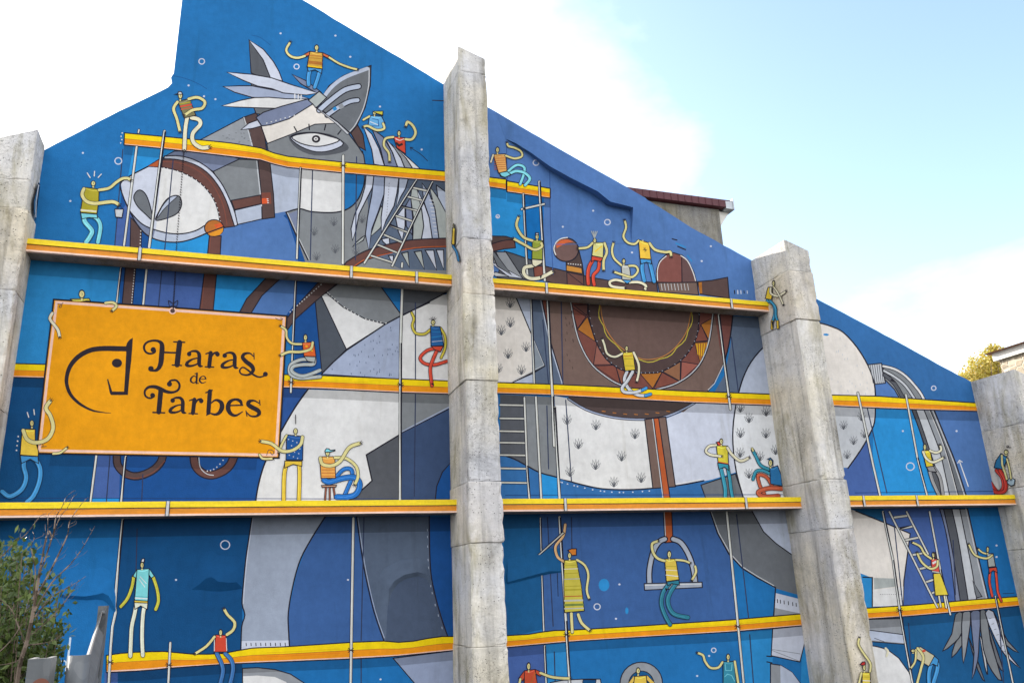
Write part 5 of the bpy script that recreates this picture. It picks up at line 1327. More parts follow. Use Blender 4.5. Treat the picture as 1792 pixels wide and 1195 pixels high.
lip('render_overhang', None, [(884, 243), (903, 251), (930, 268), (962, 291), (1000, 312), (1046, 335), (1068, 353), (1108, 363), (1107, 385), (1105, 424)],
    [(868, 196), (900, 215), (932, 234), (965, 253), (1000, 273), (1046, 299), (1075, 315), (1130, 347), (1180, 400), (1165, 440)],
    [0.0, 0.05, 0.07, 0.12, 0.15, 0.16, 0.15, 0.12, 0.07, 0.0], [0.0, 0.05, 0.07, 0.12, 0.14, 0.14, 0.12, 0.07, 0.0, 0.0], LV, 'proud strip of blue render under the roof slope')
def hump(name, edge, back, d, h, col, label):
    lip(name, back, edge, [(p[0], p[1] - h) for p in edge], d, [0.0] * len(edge), col, label)
hump('render_hump', [(336, 1031), (350, 1021), (360, 1012), (370, 1009), (382, 1017), (400, 1019), (414, 1018), (424, 1028)], [(336, 1032), (350, 1032), (362, 1034), (374, 1035), (386, 1035), (400, 1034), (412, 1032), (424, 1030)], [0.0, .04, .06, .065, .06, .055, .05, 0.0], 46, NAVY, 'small hump in the dark blue render')
hump('render_hump', [(108, 1040), (125, 1042), (150, 1043), (168, 1040), (180, 1037), (190, 1042), (198, 1056), (203, 1068)], [(108, 1046), (125, 1048), (150, 1050), (168, 1049), (180, 1050), (188, 1056), (195, 1066), (201, 1074)], [0.04, .05, .05, .055, .06, .06, .04, 0.0], 46, BRB, 'long hump in the bright blue render')
hump('render_step', [(888, 1018), (915, 1011), (940, 1004), (962, 999), (985, 999)], [(888, 1022), (915, 1016), (940, 1009), (962, 1004), (985, 1001)], [0.03, .04, .045, .04, 0.0], 40, TEAL, 'stepped edge in the teal render beside the buttress')
slate = paint((92, 106, 128))
lip('render_arch', [(683, 1060), (686, 1036), (696, 1022), (712, 1012), (731, 1008), (746, 1013), (753, 1026)], [(679, 1058), (681, 1030), (690, 1016), (708, 1005), (731, 1000), (749, 1005), (756, 1018)], [(655, 1056), (658, 1016), (672, 994), (700, 980), (732, 976), (746, 984), (750, 1000)], [0.0, .03, .04, .045, .045, .03, 0.0], [0.0] * 7, slate, 'arched edge of a blocked opening in the grey render')

# ------------------------------------------------------------------ concrete ledges between the buttresses
def paint_mat(name, c, rough=0.7):
    m, t, b = new_mat(name)
    v = obj_coord(t)
    vv = obj_coord(t, (1.2, 8, 14))
    k = ramp(t, noise_tex(t, vv, 2.0, 6, 0.7), [(0.28, 0.80), (0.6, 1.04)])
    k2 = ramp(t, noise_tex(t, v, 22, 5, 0.7), [(0.25, 0.86), (0.6, 1.04)])
    cc = mixc(t, mixc(t, c, k, 1.0, 'MULTIPLY'), k2, 1.0, 'MULTIPLY')
    chip = ramp(t, noise_tex(t, obj_coord(t, (3, 30, 30)), 1.5, 6, 0.75), [(0.25, 0.0), (0.29, 1.0)])
    cc = mixc(t, (0.30, 0.2, 0.12), cc, chip)
    t.links.new(cc, b.inputs['Base Color']); b.inputs['Roughness'].default_value = rough
    bump(t, b, noise_tex(t, v, 45, 5, 0.7), 0.3, 0.01)
    return m
M_YEL = paint_mat('yellow_board_paint', paint((252, 220, 10))); M_ORA = paint_mat('orange_board_paint', paint((234, 146, 20))); M_PINK = paint_mat('pale_edge_paint', paint((250, 216, 196))); M_BAND = paint_mat('white_band_paint', paint((206, 206, 206))); M_INK = plain('dark_outline_paint', INK, 0.8, 0, .2, 20, 0.1)

def jitter_box(bm, x0, x1, y0, y1, z0, z1, nx, amp, seed, taper=None):
    """box with its long faces cut into strips and slightly uneven edges"""
    cols = []
    for i in range(nx + 1):
        x = x0 + (x1 - x0) * i / nx
        q = []
        for (y, z) in ((y0, z0), (y0, z1), (y1, z1), (y1, z0)):
            d = noise.noise_vector(Vector((x * 1.3 + seed, y * 3, z * 3))) * amp
            q.append(bm.verts.new((x + (0 if i in (0, nx) else d.x), y + (d.y if y == y0 else 0), z + d.z)))
        cols.append(q)
    for a, b in zip(cols, cols[1:]):
        for k in range(4):
            bm.faces.new((a[k], a[(k + 1) % 4], b[(k + 1) % 4], b[k]))
    bm.faces.new(cols[0][::-1]); bm.faces.new(cols[-1])

LEDGES = [(-2.71, 2.87, 0.30, 5.945, 6.115, 'upper concrete ledge with yellow and orange edge above the signboard', [0.24, 0.735, 0.905]),
          (3.32, 8.45, 0.31, 5.945, 6.115, 'upper concrete ledge with yellow and orange edge crossing the saddle', [0.205, 0.855]),
          (-4.4, 2.87, 0.36, 2.640, 2.810, 'lower concrete ledge with yellow and orange edge at the left, behind the bare twigs', [0.50]),
          (3.32, 8.45, 0.42, 2.640, 2.810, 'lower concrete ledge with yellow and orange edge under the white belly', [0.215, 0.80]),
          (8.92, 13.02, 0.38, 2.660, 2.830, 'lower concrete ledge with yellow and orange edge at the far right below the tail', [0.19, 0.46])]
for i, (x0, x1, d, z0, z1, lab, bands) in enumerate(LEDGES):
    t = thing('concrete_ledge', lab, 'ledge', 'painted concrete ledges between the buttresses')
    x0 += 0.004; x1 -= 0.004
    h = z1 - z0
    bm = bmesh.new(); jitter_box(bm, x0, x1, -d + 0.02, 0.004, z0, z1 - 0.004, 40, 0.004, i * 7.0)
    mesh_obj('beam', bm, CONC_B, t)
    zb, zm = z0 + 0.022, z0 + h * 0.545
    bm = bmesh.new(); jitter_box(bm, x0, x1, -d - 0.006, -d + 0.06, zm + 0.006, z1, 40, 0.0022, i * 3.0)
    mesh_obj('yellow_board', bm, M_YEL, t)
    bm = bmesh.new(); jitter_box(bm, x0, x1, -d + 0.006, -d + 0.05, zb, zm - 0.006, 40, 0.0022, i * 5.0)
    mesh_obj('orange_board', bm, M_ORA, t)
    bm = bmesh.new(); jitter_box(bm, x0, x1, -d + 0.001, -d + 0.05, z0 - 0.002, zb - 0.001, 40, 0.002, i * 9.0)
    mesh_obj('pale_edge', bm, M_PINK, t)
    for f in bands:
        xb = x0 + (x1 - x0) * f
        bm = bmesh.new(); box(bm, xb - 0.024, xb + 0.024, -d - 0.0085, -d + 0.02, z0 - 0.003, z1 + 0.002); mesh_obj('dark_outline', bm, M_INK, t)
        bm = bmesh.new(); box(bm, xb - 0.016, xb + 0.016, -d - 0.011, -d + 0.02, z0 - 0.004, z1 + 0.003); mesh_obj('white_band', bm, M_BAND, t)

# ------------------------------------------------------------------ concrete buttresses, poured in lifts
def lift(x0, x1, y0, z0, z1, zt, seed, amp=0.011):
    """one pour: finely cut shell so that edges chip and faces are uneven. zt: (z left, z right) of a raking top or None"""
    bm = bmesh.new()
    nx, ny = 7, 10
    m = max(2, int((z1 - z0) / 0.10))
    H = z1 - z0
    levels = [0.0, 0.010 / H, 0.03 / H] + [0.06 / H + (1 - 0.12 / H) * k / m for k in range(m + 1)] + [1 - 0.03 / H, 1 - 0.010 / H, 1.0]
    nz = len(levels) - 1
    ch = 0.018
    prof = []
    for k in range(ny + 1): prof.append((x0, 0.004 + (y0 - 0.004) * k / ny))
    prof[-1] = (x0, y0 + ch)
    prof.append((x0 + ch, y0))
    for k in range(1, nx): prof.append((x0 + (x1 - x0) * k / nx, y0))
    prof.append((x1 - ch, y0)); prof.append((x1, y0 + ch))
    for k in range(1, ny + 1): prof.append((x1, y0 + (0.004 - y0) * k / ny))
    rows = []
    for j in range(nz + 1):
        s = levels[j]; row = []
        for (x, y) in prof:
            top = z1 if zt is None else zt[0] + (zt[1] - zt[0]) * (x - x0) / (x1 - x0)
            z = z0 + (top - z0) * s
            p = Vector((x, y, z))
            d = noise.noise(p * 2.1 + Vector((seed, 0, 0))) * amp * .8 + noise.noise(p * 9.0 + Vector((0, seed, 0))) * amp * .55
            e = 0.0
            if (j in (0, nz)) and not (zt is not None and j == nz):
                e = 0.0035 + 0.026 * max(0, noise.noise(p * 5 + Vector((9, 0, seed))))
            elif (j in (1, nz - 1)) and not (zt is not None and j == nz - 1):
                e = 0.030 * max(0, noise.noise(p * 7 + Vector((2, 5, seed))) - .1)
            corner = 1.0 if (abs(y - y0) < ch * 1.5 and (x < x0 + ch * 1.5 or x > x1 - ch * 1.5)) else 0.0
            if zt is not None and j >= nz - 3:
                d *= 0.35; corner = 0.0
            if corner:
                e += max(0, noise.noise(p * 11 + Vector((3, seed, 1))) - .12) * 0.05
            n = Vector((-1 if x < x0 + ch * 1.2 else (1 if x > x1 - ch * 1.2 else 0), -1 if y < y0 + ch * 1.2 else 0, 0))
            if n.length: n.normalize()
            row.append(bm.verts.new(p + n * (d - e) if y < -0.01 else p))
        rows.append(row)
    for a, b in zip(rows, rows[1:]):
        for k in range(len(prof) - 1):
            bm.faces.new((a[k], a[k + 1], b[k + 1], b[k]))
    bm.faces.new(rows[0][::-1]); bm.faces.new(rows[-1])
    bm.faces.new([r[0] for r in rows] + [r[-1] for r in rows][::-1])
    return bm
C_TONES = [concrete_material('concrete_pour_pale', (0.66, 0.63, 0.575)), concrete_material('concrete_pour_grey', (0.60, 0.575, 0.53)), concrete_material('concrete_pour_warm', (0.63, 0.585, 0.515))]
BUTT = [
    (-3.24, -2.71, 0.44, (7.36, 7.60), [0, 1.3, 2.5, 3.9, 5.35, 6.45, 6.85], 'concrete buttress at the far left edge, with a raking top', [0.03, 0.03, 0.03, 0.03, 0.03, 0.0, 0.0]),
    (2.87, 3.32, 0.93, (9.68, 9.53), [0, 0.95, 2.20, 2.98, 4.35, 5.60, 6.45, 9.25], 'tall concrete buttress in the middle, right of the horse head', [0.01, 0.0, 0.012, 0.0, 0.012, 0.004, 0.0, -0.004]),
    (8.45, 8.92, 0.95, (7.00, 6.83), [0, 2.28, 3.02, 5.60, 6.45], 'concrete buttress right of the saddle, with a seated figure painted on its side', [0.0, 0.008, 0.0, 0.008, 0.0]),
    (13.02, 13.52, 0.92, (4.98, 4.80), [0, 1.9, 2.95, 4.02], 'low concrete buttress at the far right edge, with a bucket carrier painted on its side', [0.0, 0.0, 0.006, 0.0])]
butts = []
for i, (x0, x1, d, zt, zs, lab, prs) in enumerate(BUTT):
    zs = [GZ] + zs[1:]
    t = thing('concrete_buttress', lab, 'buttress', 'concrete buttresses against the gable wall')
    butts.append(t)
    for k, z0 in enumerate(zs):
        last = k == len(zs) - 1
        z1 = zt[1] if last else zs[k + 1]
        bm = lift(x0 - prs[k], x1 + prs[k], -d - prs[k], z0 + (0.0025 if k else 0), z1 - (0 if last else 0.0025), zt if last else None, i * 13.7 + k * 3.1)
        ob = mesh_obj('concrete_lift', bm, C_TONES[((0, 1, 2, 1)[i] + k * 2) % 3], t)
        for p_ in ob.data.polygons:
            pass

# figures painted on the buttress sides
def on_side(x):
    return lambda u, v: on_x(u, v, x)
fig('painted figure in a yellow vest sitting on the side of the buttress', 'G', (1010, 780, 9, 17), (paint((230, 196, 60)), [(972, 808), (1000, 806), (1002, 860), (995, 895), (953, 886), (964, 832)]),
    [(paint((60, 150, 190)), 15, [(965, 900), (1008, 930), (1018, 990), (1000, 1050)]), (paint((60, 150, 190)), 15, [(985, 900), (1022, 945), (1025, 1000), (1040, 1050)]), (PANTY, 13, [(1001, 1045), (998, 1095)]), (PANTY, 13, [(1038, 1045), (1040, 1090)]), (SKINW, 13, [(990, 815), (992, 850), (1040, 868), (1092, 838)]), (SKINW, 10, [(1012, 805), (1045, 855), (1076, 925)])], place=on_side(8.45 - 0.028), parent=butts[2])
fig('painted figure in a blue shirt and red trousers emptying a bucket', 'V', (1468, 362, 14, 15), (paint((48, 118, 158)), [(1432, 370), (1480, 402), (1446, 482), (1384, 470), (1398, 420)]),
    [(paint((206, 64, 50)), 22, [(1400, 490), (1440, 540), (1448, 610), (1410, 640), (1360, 575)]), (paint((206, 64, 50)), 24, [(1425, 490), (1462, 560), (1460, 630), (1400, 642), (1330, 602)]), (SKIN, 12, [(1474, 410), (1492, 480), (1502, 548)]), (SKIN, 14, [(1438, 385), (1442, 450), (1462, 510), (1474, 552)])],
    [(paint((170, 190, 200)), [(1478, 552), (1500, 540), (1530, 552), (1524, 590), (1502, 598), (1476, 578)])], lines=[(BLACK, [(1470, 325), (1480, 315), (1485, 325), (1470, 330), (1505, 330)], 4)], place=on_side(13.02 - 0.026), parent=butts[3])
fig('painted figure in a yellow top hanging low on the front of the buttress', 'W', (480, 1085, 10, 20), (paint((230, 202, 70)), [(465, 1117), (520, 1119), (526, 1250), (465, 1250)]),
    [(SKIN, 15, [(520, 1112), (522, 1055), (475, 985), (440, 925), (445, 882)]), (SKIN, 14, [(460, 1122), (443, 1200), (442, 1250)])], hat=[(paint((190, 50, 44)), [(452, 1064), (466, 1046), (484, 1044), (490, 1062), (470, 1072)])], stripes=[(WHT, [(468, 1175), (523, 1178)], 6), (OLV, [(468, 1150), (522, 1152)], 4)], place=lambda u, v: on_y(u, v, -0.95 - 0.027), parent=butts[2])
fig('small painted figure in yellow on the shaded side of the buttress', 'D', (1170, 698, 5, 12), (paint((232, 196, 66)), [(1163, 712), (1180, 712), (1177, 830), (1156, 826)]), [(paint((60, 130, 180)), 14, [(1165, 840), (1190, 880), (1204, 940)])], place=on_side(2.87 - 0.028), parent=butts[1])
fig('faded blue painted figure on the side of the buttress', 'A', None, (paint((70, 120, 160)), [(268, 560), (278, 570), (262, 690), (248, 820), (234, 740), (236, 680)]), [], place=on_side(-2.71 + 0.03), parent=butts[0], stripes=[(WHT, [(270, 570), (252, 690), (250, 800)], 5)])

# ------------------------------------------------------------------ buildings beyond the gable
YB = 6.0
cl, cr = on_y(1104, 333, YB), on_y(1258, 368, YB)
zt = cl.z - 0.02; x_r = cr.x
hb = thing('grey_building', 'grey rendered building with a burgundy roof edge rising behind the gable', 'building')
bm = bmesh.new(); box(bm, cl.x - 5.0, x_r, YB, YB + 9, GZ, on_y(1250, 366, YB).z); mesh_obj('rendered_wall', bm, M_GREYWALL, hb)
M_BURG = plain('burgundy_sheet_metal', (0.085, 0.02, 0.028), 0.5, 0, .15, 8, 0.1)
M_ZINC = plain('zinc_gutter', (0.42, 0.45, 0.48), 0.45, 0.3, .15, 8, 0.1)
M_SOFF = plain('white_soffit_board', (0.66, 0.65, 0.61), 0.8, 0, .12, 6, 0.1)
ze0, ze1 = on_y(1250, 366, YB).z, on_y(1250, 355, YB).z
zl = on_y(1250, 353.5, YB).z
xr2 = on_y(1264, 360, YB).x
bm = bmesh.new(); box(bm, cl.x - 5.0, xr2, YB - 0.16, YB + 0.02, ze0 + 0.02, zl); mesh_obj('roof_edge', bm, M_BURG, hb)
xe = on_y(1278, 362, YB).x
bm = bmesh.new(); box(bm, xr2 + .004, xe, YB - 0.16, YB + 0.04, ze0 - .02, zl - 0.02)
box(bm, xe - .03, xe + .004, YB - 0.18, YB + 9, ze0 - .04, zl + .07); mesh_obj('gutter_end', bm, M_ZINC, hb)
bm = bmesh.new(); prism(bm, [(x_r + .003, ze0 - 0.03), (xe - .035, ze0 - 0.03), (x_r + .003, ze0 - 0.52)], YB + 0.05, YB + 0.20); mesh_obj('eave_bracket', bm, M_SOFF, hb)
bm = bmesh.new(); box(bm, x_r + .003, xe - .034, YB + 0.21, YB + 8.9, ze0 - .06, ze0 - .02); mesh_obj('soffit', bm, M_SOFF, hb)
bm = bmesh.new(); prism(bm, [(cl.x - 5.0, zl + .004), (xe - .04, zl + .004), (xe - .04, zl + .05), (cl.x - 5.0, zl + .05)], YB - 0.1, YB + 9); mesh_obj('roof_sheet', bm, M_BURG, hb)
cnt = 16
for k in range(cnt):        # standing seams along the roof edge
    x = cl.x - .6 + (xr2 - cl.x + .6) * k / cnt
    bm = bmesh.new(); box(bm, x, x + .02, YB - 0.172, YB - .155, ze0 + 0.03, zl + .01); mesh_obj('seam', bm, M_BURG, hb)

M_STONE, t_, b_ = new_mat('rubble_stone')
v_ = obj_coord(t_)
vo_ = N(t_, 'ShaderNodeTexVoronoi', Scale=3.6, Randomness=0.9); t_.links.new(v_, vo_.inputs['Vector'])
ve_ = N(t_, 'ShaderNodeTexVoronoi', Scale=3.6, Randomness=0.9, feature='DISTANCE_TO_EDGE'); t_.links.new(v_, ve_.inputs['Vector'])
joint = ramp(t_, ve_.outputs['Distance'], [(0.02, 0.0), (0.09, 1.0)])
sc_ = mixc(t_, (0.42, 0.36, 0.27), (0.30, 0.24, 0.17), vo_.outputs['Color'])
sc_ = mixc(t_, (0.58, 0.52, 0.42), sc_, joint)
t_.links.new(mixc(t_, sc_, ramp(t_, noise_tex(t_, v_, 8, 5, .7), [(.3, .75), (.7, 1.1)]), 1.0, 'MULTIPLY'), b_.inputs['Base Color'])
bump(t_, b_, joint, 0.6, 0.05); b_.inputs['Roughness'].default_value = 0.9
XS = 25.0
pf = on_x(1749, 632, XS)
zst = pf.z
hs = thing('stone_house', 'sunlit rubble stone house with a white eave at the far right edge', 'house')
yf = pf.y
bm = bmesh.new(); box(bm, XS, XS + 9, yf - 14, yf, GZ, zst); mesh_obj('stone_wall', bm, M_STONE, hs)
M_WHITE = plain('white_eave_paint', (0.78, 0.77, 0.74), 0.7, 0, .06, 5, 0.05)
bm = bmesh.new(); box(bm, XS - 0.14, XS + 9.3, yf - 14.3, yf + 0.12, zst + .02, zst + 0.30); mesh_obj('eave', bm, M_WHITE, hs)
M_TILE = plain('clay_roof_tiles', (0.30, 0.15, 0.09), 0.85, 0, .25, 6, .4)
bm = bmesh.new(); prism(bm, [(XS - .36, zst + .30), (XS + 9.3, zst + .30), (XS + 4.5, zst + 1.0)], yf - 14.3, yf + .3); mesh_obj('roof', bm, M_TILE, hs)
hd = mesh_obj  # (short alias)
wnd = thing('vine_sprig', 'few dark vine leaves on the stone wall above the low buttress', 'plant')
rv = random.Random(5)
M_LEAF_D = plain('dark_vine_leaf', (0.05, 0.075, 0.03), 0.6, 0, .3, 10, 0.0)
bm = bmesh.new()
for k in range(24):
    y = yf - rv.uniform(1.3, 3.8); z = on_x(1770, 645, XS).z + rv.uniform(-.12, .22)
    s = rv.uniform(.05, .11); c = Vector((XS - rv.uniform(.02, .1), y, z))
    u = Vector((rv.uniform(-.3, .3), rv.uniform(-1, 1), rv.uniform(-1, 1))).normalized(); w_ = u.cross(Vector((1, .2, .1))).normalized()
    bm.faces.new([bm.verts.new(c + u * s), bm.verts.new(c + w_ * s * .7), bm.verts.new(c - u * s), bm.verts.new(c - w_ * s * .7)])
fo = mesh_obj('foliage', bm, M_LEAF_D, wnd); fo['kind'] = 'stuff'

# ------------------------------------------------------------------ leaves
def leaf_mat(name, a, b, trans=0.25):
    m, t, bs = new_mat(name)
    oi = N(t, 'ShaderNodeAttribute', attribute_name='tint')
    c = mixc(t, a, b, oi.outputs['Fac'])
    t.links.new(c, bs.inputs['Base Color']); bs.inputs['Roughness'].default_value = 0.5
    tr = N(t, 'ShaderNodeBsdfTranslucent'); t.links.new(c, tr.inputs['Color'])
    mxs = N(t, 'ShaderNodeMixShader'); mxs.inputs[0].default_value = trans
    out = t.nodes['Material Output']
    t.links.new(bs.outputs[0], mxs.inputs[1]); t.links.new(tr.outputs[0], mxs.inputs[2]); t.links.new(mxs.outputs[0], out.inputs[0])
    return m

def leaves(name, items, mat, parent):
    """items: (centre, direction, normal, length, width, tint) -> folded leaf of 4 triangles"""
    V, F, T = [], [], []
    for c, d, n, L, w, tint in items:
        s = d.cross(n).normalized(); i = len(V)
        V += [c, c + d * L * .5 + s * w + n * w * .3, c + d * L, c + d * L * .5 - s * w + n * w * .3, c + d * L * .5]
        F += [(i, i + 1, i + 4), (i + 1, i + 2, i + 4), (i + 2, i + 3, i + 4), (i + 3, i, i + 4)]
        T += [tint] * 4
    me = bpy.data.meshes.new(name); me.from_pydata(V, [], F)
    at = me.attributes.new('tint', 'FLOAT', 'FACE'); at.data.foreach_set('value', T)
    me.materials.append(mat)
    ob = bpy.data.objects.new(name, me); COL.objects.link(ob); ob.parent = parent; ob['kind'] = 'stuff'
    return ob
def rdir(r):
    while True:
        v = Vector((r.uniform(-1, 1), r.uniform(-1, 1), r.uniform(-1, 1)))
        if .05 < v.length < 1: return v.normalized()
M_BARK = plain('bark', (0.16, 0.12, 0.09), 0.9, 0, .3, 18, .5)
M_TWIG = plain('pale_twig_bark', (0.135, 0.10, 0.075), 0.8, 0, .25, 14, .4)

# autumn tree beyond the gable, right
tr = thing('autumn_tree', 'yellow leaved tree showing between the gable and the stone house', 'tree')
YT = 15.0
cc = on_y(1724, 672, YT); top = on_y(1742, 612, YT)
bm = bmesh.new()
base = Vector((cc.x, YT, GZ)); 
tube(bm, [base, base + Vector((.1, 0, cc.z * .4)), Vector((cc.x, YT, cc.z * .8))], [.24, .16, .06], 8)
r1 = random.Random(21)
limbs = []
for k in range(9):
    e = Vector((cc.x, YT, cc.z)) + Vector((r1.uniform(-1.0, 1.2), r1.uniform(-1, 1), r1.uniform(-.4, .75)))
    s = Vector((cc.x, YT, cc.z * r1.uniform(.55, .8))); m_ = s.lerp(e, .5) + Vector((0, 0, .25))
    tube(bm, [s, m_, e], [.05, .03, .01], 5); limbs.append(e)
mesh_obj('trunk', bm, M_BARK, tr)
M_AUT = leaf_mat('autumn_leaf', (0.42, 0.40, 0.07), (0.52, 0.38, 0.09), .35)
items = []
clumps = []
for (u, v, s) in ((1700, 662, .42), (1712, 650, .5), (1724, 640, .55), (1738, 628, .5), (1745, 640, .5), (1732, 655, .6), (1716, 668, .6), (1742, 665, .6), (1740, 616, .28), (1690, 672, .4), (1755, 655, .6)):
    p = on_y(u, v, YT); clumps.append((p, s))
for p, s in clumps:
    for k in range(520):
        d = rdir(r1); rad = s * 1.3 * r1.random() ** .4
        c = p + d * rad * Vector((1, 1.3, .85)).length / 1.8
        items.append((c, rdir(r1), rdir(r1), r1.uniform(.08, .15), r1.uniform(.03, .055), r1.random()))
leaves('crown', items, M_AUT, tr)

# evergreen shrub, left foreground
def pt(u, v, dist):
    r = ray(u, v); return CAM + r * (dist / r.y * 1.0)
sh = thing('evergreen_shrub', 'dense green leafy shrub in the bottom left corner', 'shrub')
DS = 4.6
M_SHR = leaf_mat('shrub_leaf', (0.040, 0.072, 0.014), (0.13, 0.18, 0.035), .25)
r2 = random.Random(9)
bm = bmesh.new(); items = []
bpos = pt(10, 1400, DS); bpos.z = GZ
tips = []
for k in range(190):
    u = r2.uniform(-130, 104); v = r2.uniform(958, 1260)
    if v < 958 + max(0, u - 30) * .85 or u > 108 - max(0, v - 1120) * .25: continue
    e = pt(u, v, DS + r2.uniform(-.5, .7))
    s = bpos + Vector((r2.uniform(-.15, .15), r2.uniform(-.15, .15), 0))
    m_ = s.lerp(e, .6) + Vector((0, 0, -.05))
    tube(bm, [s, m_, e], [.010, .006, .002], 4)
    n_l = 185
    for j in range(n_l):
        f = r2.uniform(.55, 1.02)
        c = (s.lerp(m_, f / .6) if f < .6 else m_.lerp(e, (f - .6) / .4)) + rdir(r2) * r2.uniform(0, .085)
        d = (rdir(r2) + Vector((0, 0, .35)) + (e - m_).normalized() * .5).normalized()
        items.append((c, d, rdir(r2), r2.uniform(.026, .046), r2.uniform(.007, .012), r2.random() ** 1.3))
mesh_obj('stems', bm, M_BARK, sh)
leaves('foliage', items, M_SHR, sh)

# bare sapling in front of it
sp_ = thing('bare_sapling', 'leafless sapling with thin reddish twigs in front of the green shrub', 'tree')
DT = 4.0
bm = bmesh.new()
r3 = random.Random(4)
def br(pts, r0, r1_, dd=0.0, twigs=0):
    q = smooth([(u, v) for u, v in pts], False, 4)
    P = [pt(u, v, DT + dd + .02 * sin(i * 1.7)) for i, (u, v) in enumerate(q)]
    n = len(P)
    tube(bm, P, [(r0 + (r1_ - r0) * i / (n - 1)) * .68 for i in range(n)], 5)
    for k in range(twigs):
        i = r3.randrange(n // 4, n - 1)
        d = (P[i + 1] - P[i]).normalized(); s = d.orthogonal().normalized() if r3.random() < .5 else RIGHT * r3.choice((-1, 1))
        L = r3.uniform(.025, .075)
        tube(bm, [P[i], P[i] + (d + s * .8).normalized() * L * .6, P[i] + (d * 1.2 + s * .6).normalized() * L], [r1_ * .6, r1_ * .5, r1_ * .3], 4)
br([(18, 1420), (30, 1195), (48, 1120), (60, 1060), (68, 1010), (72, 985)], .0155, .007, 0)
br([(72, 985), (84, 930), (92, 940), (98, 905), (108, 888), (117, 868), (132, 858)], .006, .0013, 0, 8)
br([(70, 1000), (80, 975), (93, 935), (105, 905), (118, 888), (130, 865)], .006, .0013, .05, 6)
br([(66, 1040), (85, 1005), (100, 975), (118, 936), (122, 912), (140, 885), (154, 870)], .007, .0013, -.05, 8)
br([(60, 1070), (90, 1020), (120, 990), (140, 965), (155, 940), (166, 920)], .006, .0013, -.08, 8)
br([(60, 1080), (90, 1045), (115, 1030), (135, 1018), (150, 1008)], .006, .0012, .04, 10)
br([(55, 1110), (95, 1075), (125, 1036), (138, 1014)], .005, .0012, .07, 7)
br([(45, 1130), (30, 1090), (15, 1060), (-30, 1030)], .005, .002, .05, 4)
br([(50, 1128), (80, 1124), (112, 1112)], .005, .0013, -.05, 3)
br([(58, 1050), (62, 1000), (55, 960), (60, 940), (57, 930)], .005, .0013, .05, 4)
br([(-60, 1010), (0, 975), (25, 950), (48, 932), (68, 905), (82, 897)], .006, .0013, .1, 7)
br([(-40, 1170), (10, 1130), (35, 1095), (50, 1050)], .004, .0014, -.1, 4)
br([(40, 1150), (20, 1160), (-20, 1165)], .004, .0014, -.1, 2)
br([(88, 945), (84, 930), (84, 905), (86, 898)], .003, .0011, 0, 3)
br([(72, 985), (76, 960), (82, 945), (80, 940), (79, 917)], .003, .0011, .06, 3)
mesh_obj('branches', bm, M_TWIG, sp_)

# galvanised crash barrier end
M_GALV, t_, b_ = new_mat('galvanised_steel')
v_ = obj_coord(t_)
sp = N(t_, 'ShaderNodeTexVoronoi', Scale=28.0); t_.links.new(v_, sp.inputs['Vector'])
c_ = mixc(t_, (0.11, 0.12, 0.13), (0.155, 0.165, 0.175), sp.outputs['Color'])
c_ = mixc(t_, c_, ramp(t_, noise_tex(t_, obj_coord(t_, (10, 10, 1)), 1.5, 5, .6), [(.3, .75), (.7, 1.08)]), 1.0, 'MULTIPLY')
t_.links.new(c_, b_.inputs['Base Color']); b_.inputs['Metallic'].default_value = 0.35; b_.inputs['Roughness'].default_value = 0.55
bump(t_, b_, noise_tex(t_, v_, 20, 4, .6), .1, .01)
gb = thing('crash_barrier', 'galvanised steel crash barrier end in the bottom left corner', 'barrier')
def post(u0, u1, vtop, dist, name, cap=None):
    a, b = pt(u0, vtop, dist), pt(u1, vtop, dist)
    w_ = (b - a); w_.z = 0; wl = w_.length; w_.normalize(); dpt = Vector((-w_.y, w_.x, 0))
    bm = bmesh.new()
    prof = [(0, 0), (wl, 0), (wl, .07), (wl - .012, .07), (wl - .012, .012), (.012, .012), (.012, .07), (0, .07)]
    lo = [bm.verts.new(Vector((a.x, a.y, GZ)) + w_ * x + dpt * y) for x, y in prof]
    hi = [bm.verts.new(Vector((a.x, a.y, a.z)) + w_ * x + dpt * y) for x, y in prof]
    bm.faces.new(hi); bm.faces.new(lo[::-1])
    for i in range(8):
        bm.faces.new((lo[i], lo[(i + 1) % 8], hi[(i + 1) % 8], hi[i]))
    return mesh_obj(name, bm, M_GALV, gb)
post(172, 187, 1060, 4.3, 'post')
post(49, 90, 1153, 2.35, 'post')
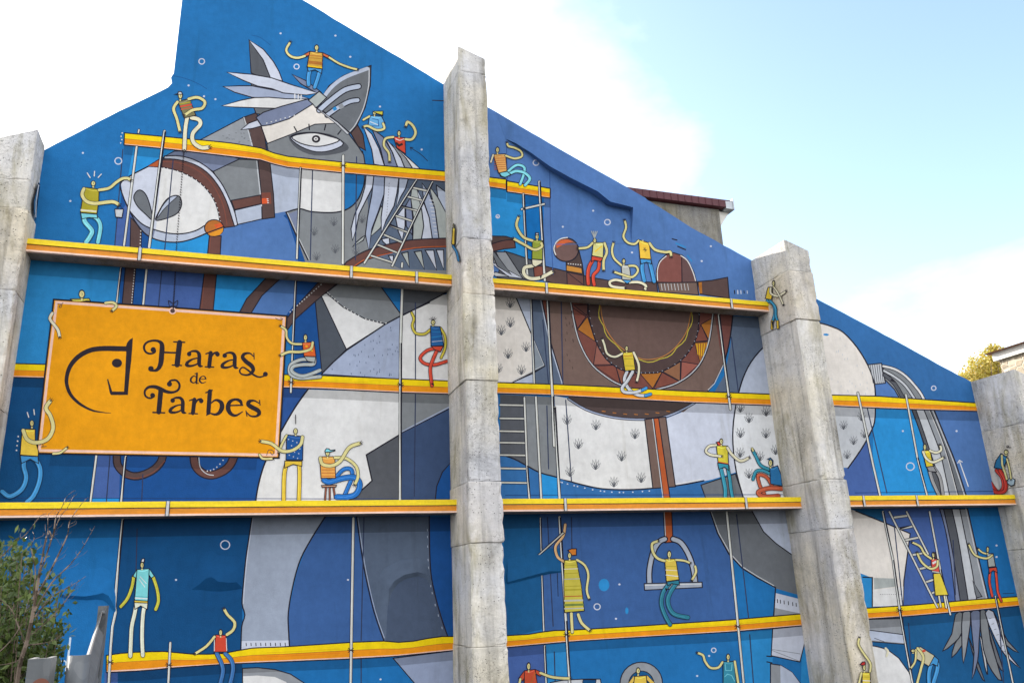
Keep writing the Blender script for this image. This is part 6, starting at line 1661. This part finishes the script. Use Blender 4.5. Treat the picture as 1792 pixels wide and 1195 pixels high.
# W-section rail running from the far post towards the camera
pA, pB = pt(179, 1067, 4.30), pt(155, 1147, 2.44)
ax = (pB - pA).normalized(); ax.z = 0; ax.normalize(); sd_ = Vector((-ax.y, ax.x, 0))
prof = [(0.0, 0.0), (.012, -.03), (.014, -.07), (-.012, -.11), (-.014, -.16), (.010, -.20), (.012, -.25), (-.012, -.30), (-.012, -.36), (.0, -.42)]
bm = bmesh.new()
rings = []
for f in (0, .2, .4, .6, .8, 1.0):
    c0 = pA.lerp(pB, f)
    rings.append([bm.verts.new(c0 - sd_ * x + Vector((0, 0, z))) for x, z in prof])
for a_, b2 in zip(rings, rings[1:]):
    for k in range(len(prof) - 1):
        bm.faces.new((a_[k], a_[k + 1], b2[k + 1], b2[k]))
ob = mesh_obj('rail', bm, M_GALV, gb)
so_ = ob.modifiers.new('thickness', 'SOLIDIFY'); so_.thickness = 0.004
# rolled terminal plate at the near end
a_, b2 = pt(118, 1147, 2.40), pt(160, 1147, 2.42)
w_ = (b2 - a_); w_.z = 0; L_ = w_.length; w_.normalize(); n_ = Vector((-w_.y, w_.x, 0))
bm = bmesh.new(); cols = []
for k in range(13):
    t = k / 12; off = .03 * sin(t * pi)
    q = Vector((a_.x, a_.y, 0)) + w_ * L_ * t - n_ * off
    cols.append((bm.verts.new((q.x, q.y, a_.z - .6)), bm.verts.new((q.x, q.y, a_.z))))
for p, q in zip(cols, cols[1:]):
    bm.faces.new((p[0], q[0], q[1], p[1]))
ob = mesh_obj('terminal_plate', bm, M_GALV, gb, True); so_ = ob.modifiers.new('thickness', 'SOLIDIFY'); so_.thickness = 0.004
# bolt on the far post and orange reflector on the near one
M_REFL = plain('dull_orange_reflector', (0.15, 0.05, 0.03), 0.4, 0, .1, 20, 0.0)
c0 = pt(70, 1202, 2.33)
bm = bmesh.new()
bmesh.ops.create_cone(bm, cap_ends=True, segments=24, radius1=.020, radius2=.018, depth=.012, matrix=Matrix.Translation(c0) @ (c0 - CAM).to_track_quat('Z', 'Y').to_matrix().to_4x4())
mesh_obj('reflector', bm, M_REFL, gb)
c0 = pt(180, 1072, 4.25)
bm = bmesh.new()
bmesh.ops.create_icosphere(bm, subdivisions=2, radius=.011, matrix=Matrix.Translation(c0))
mesh_obj('bolt', bm, M_GALV, gb, True)
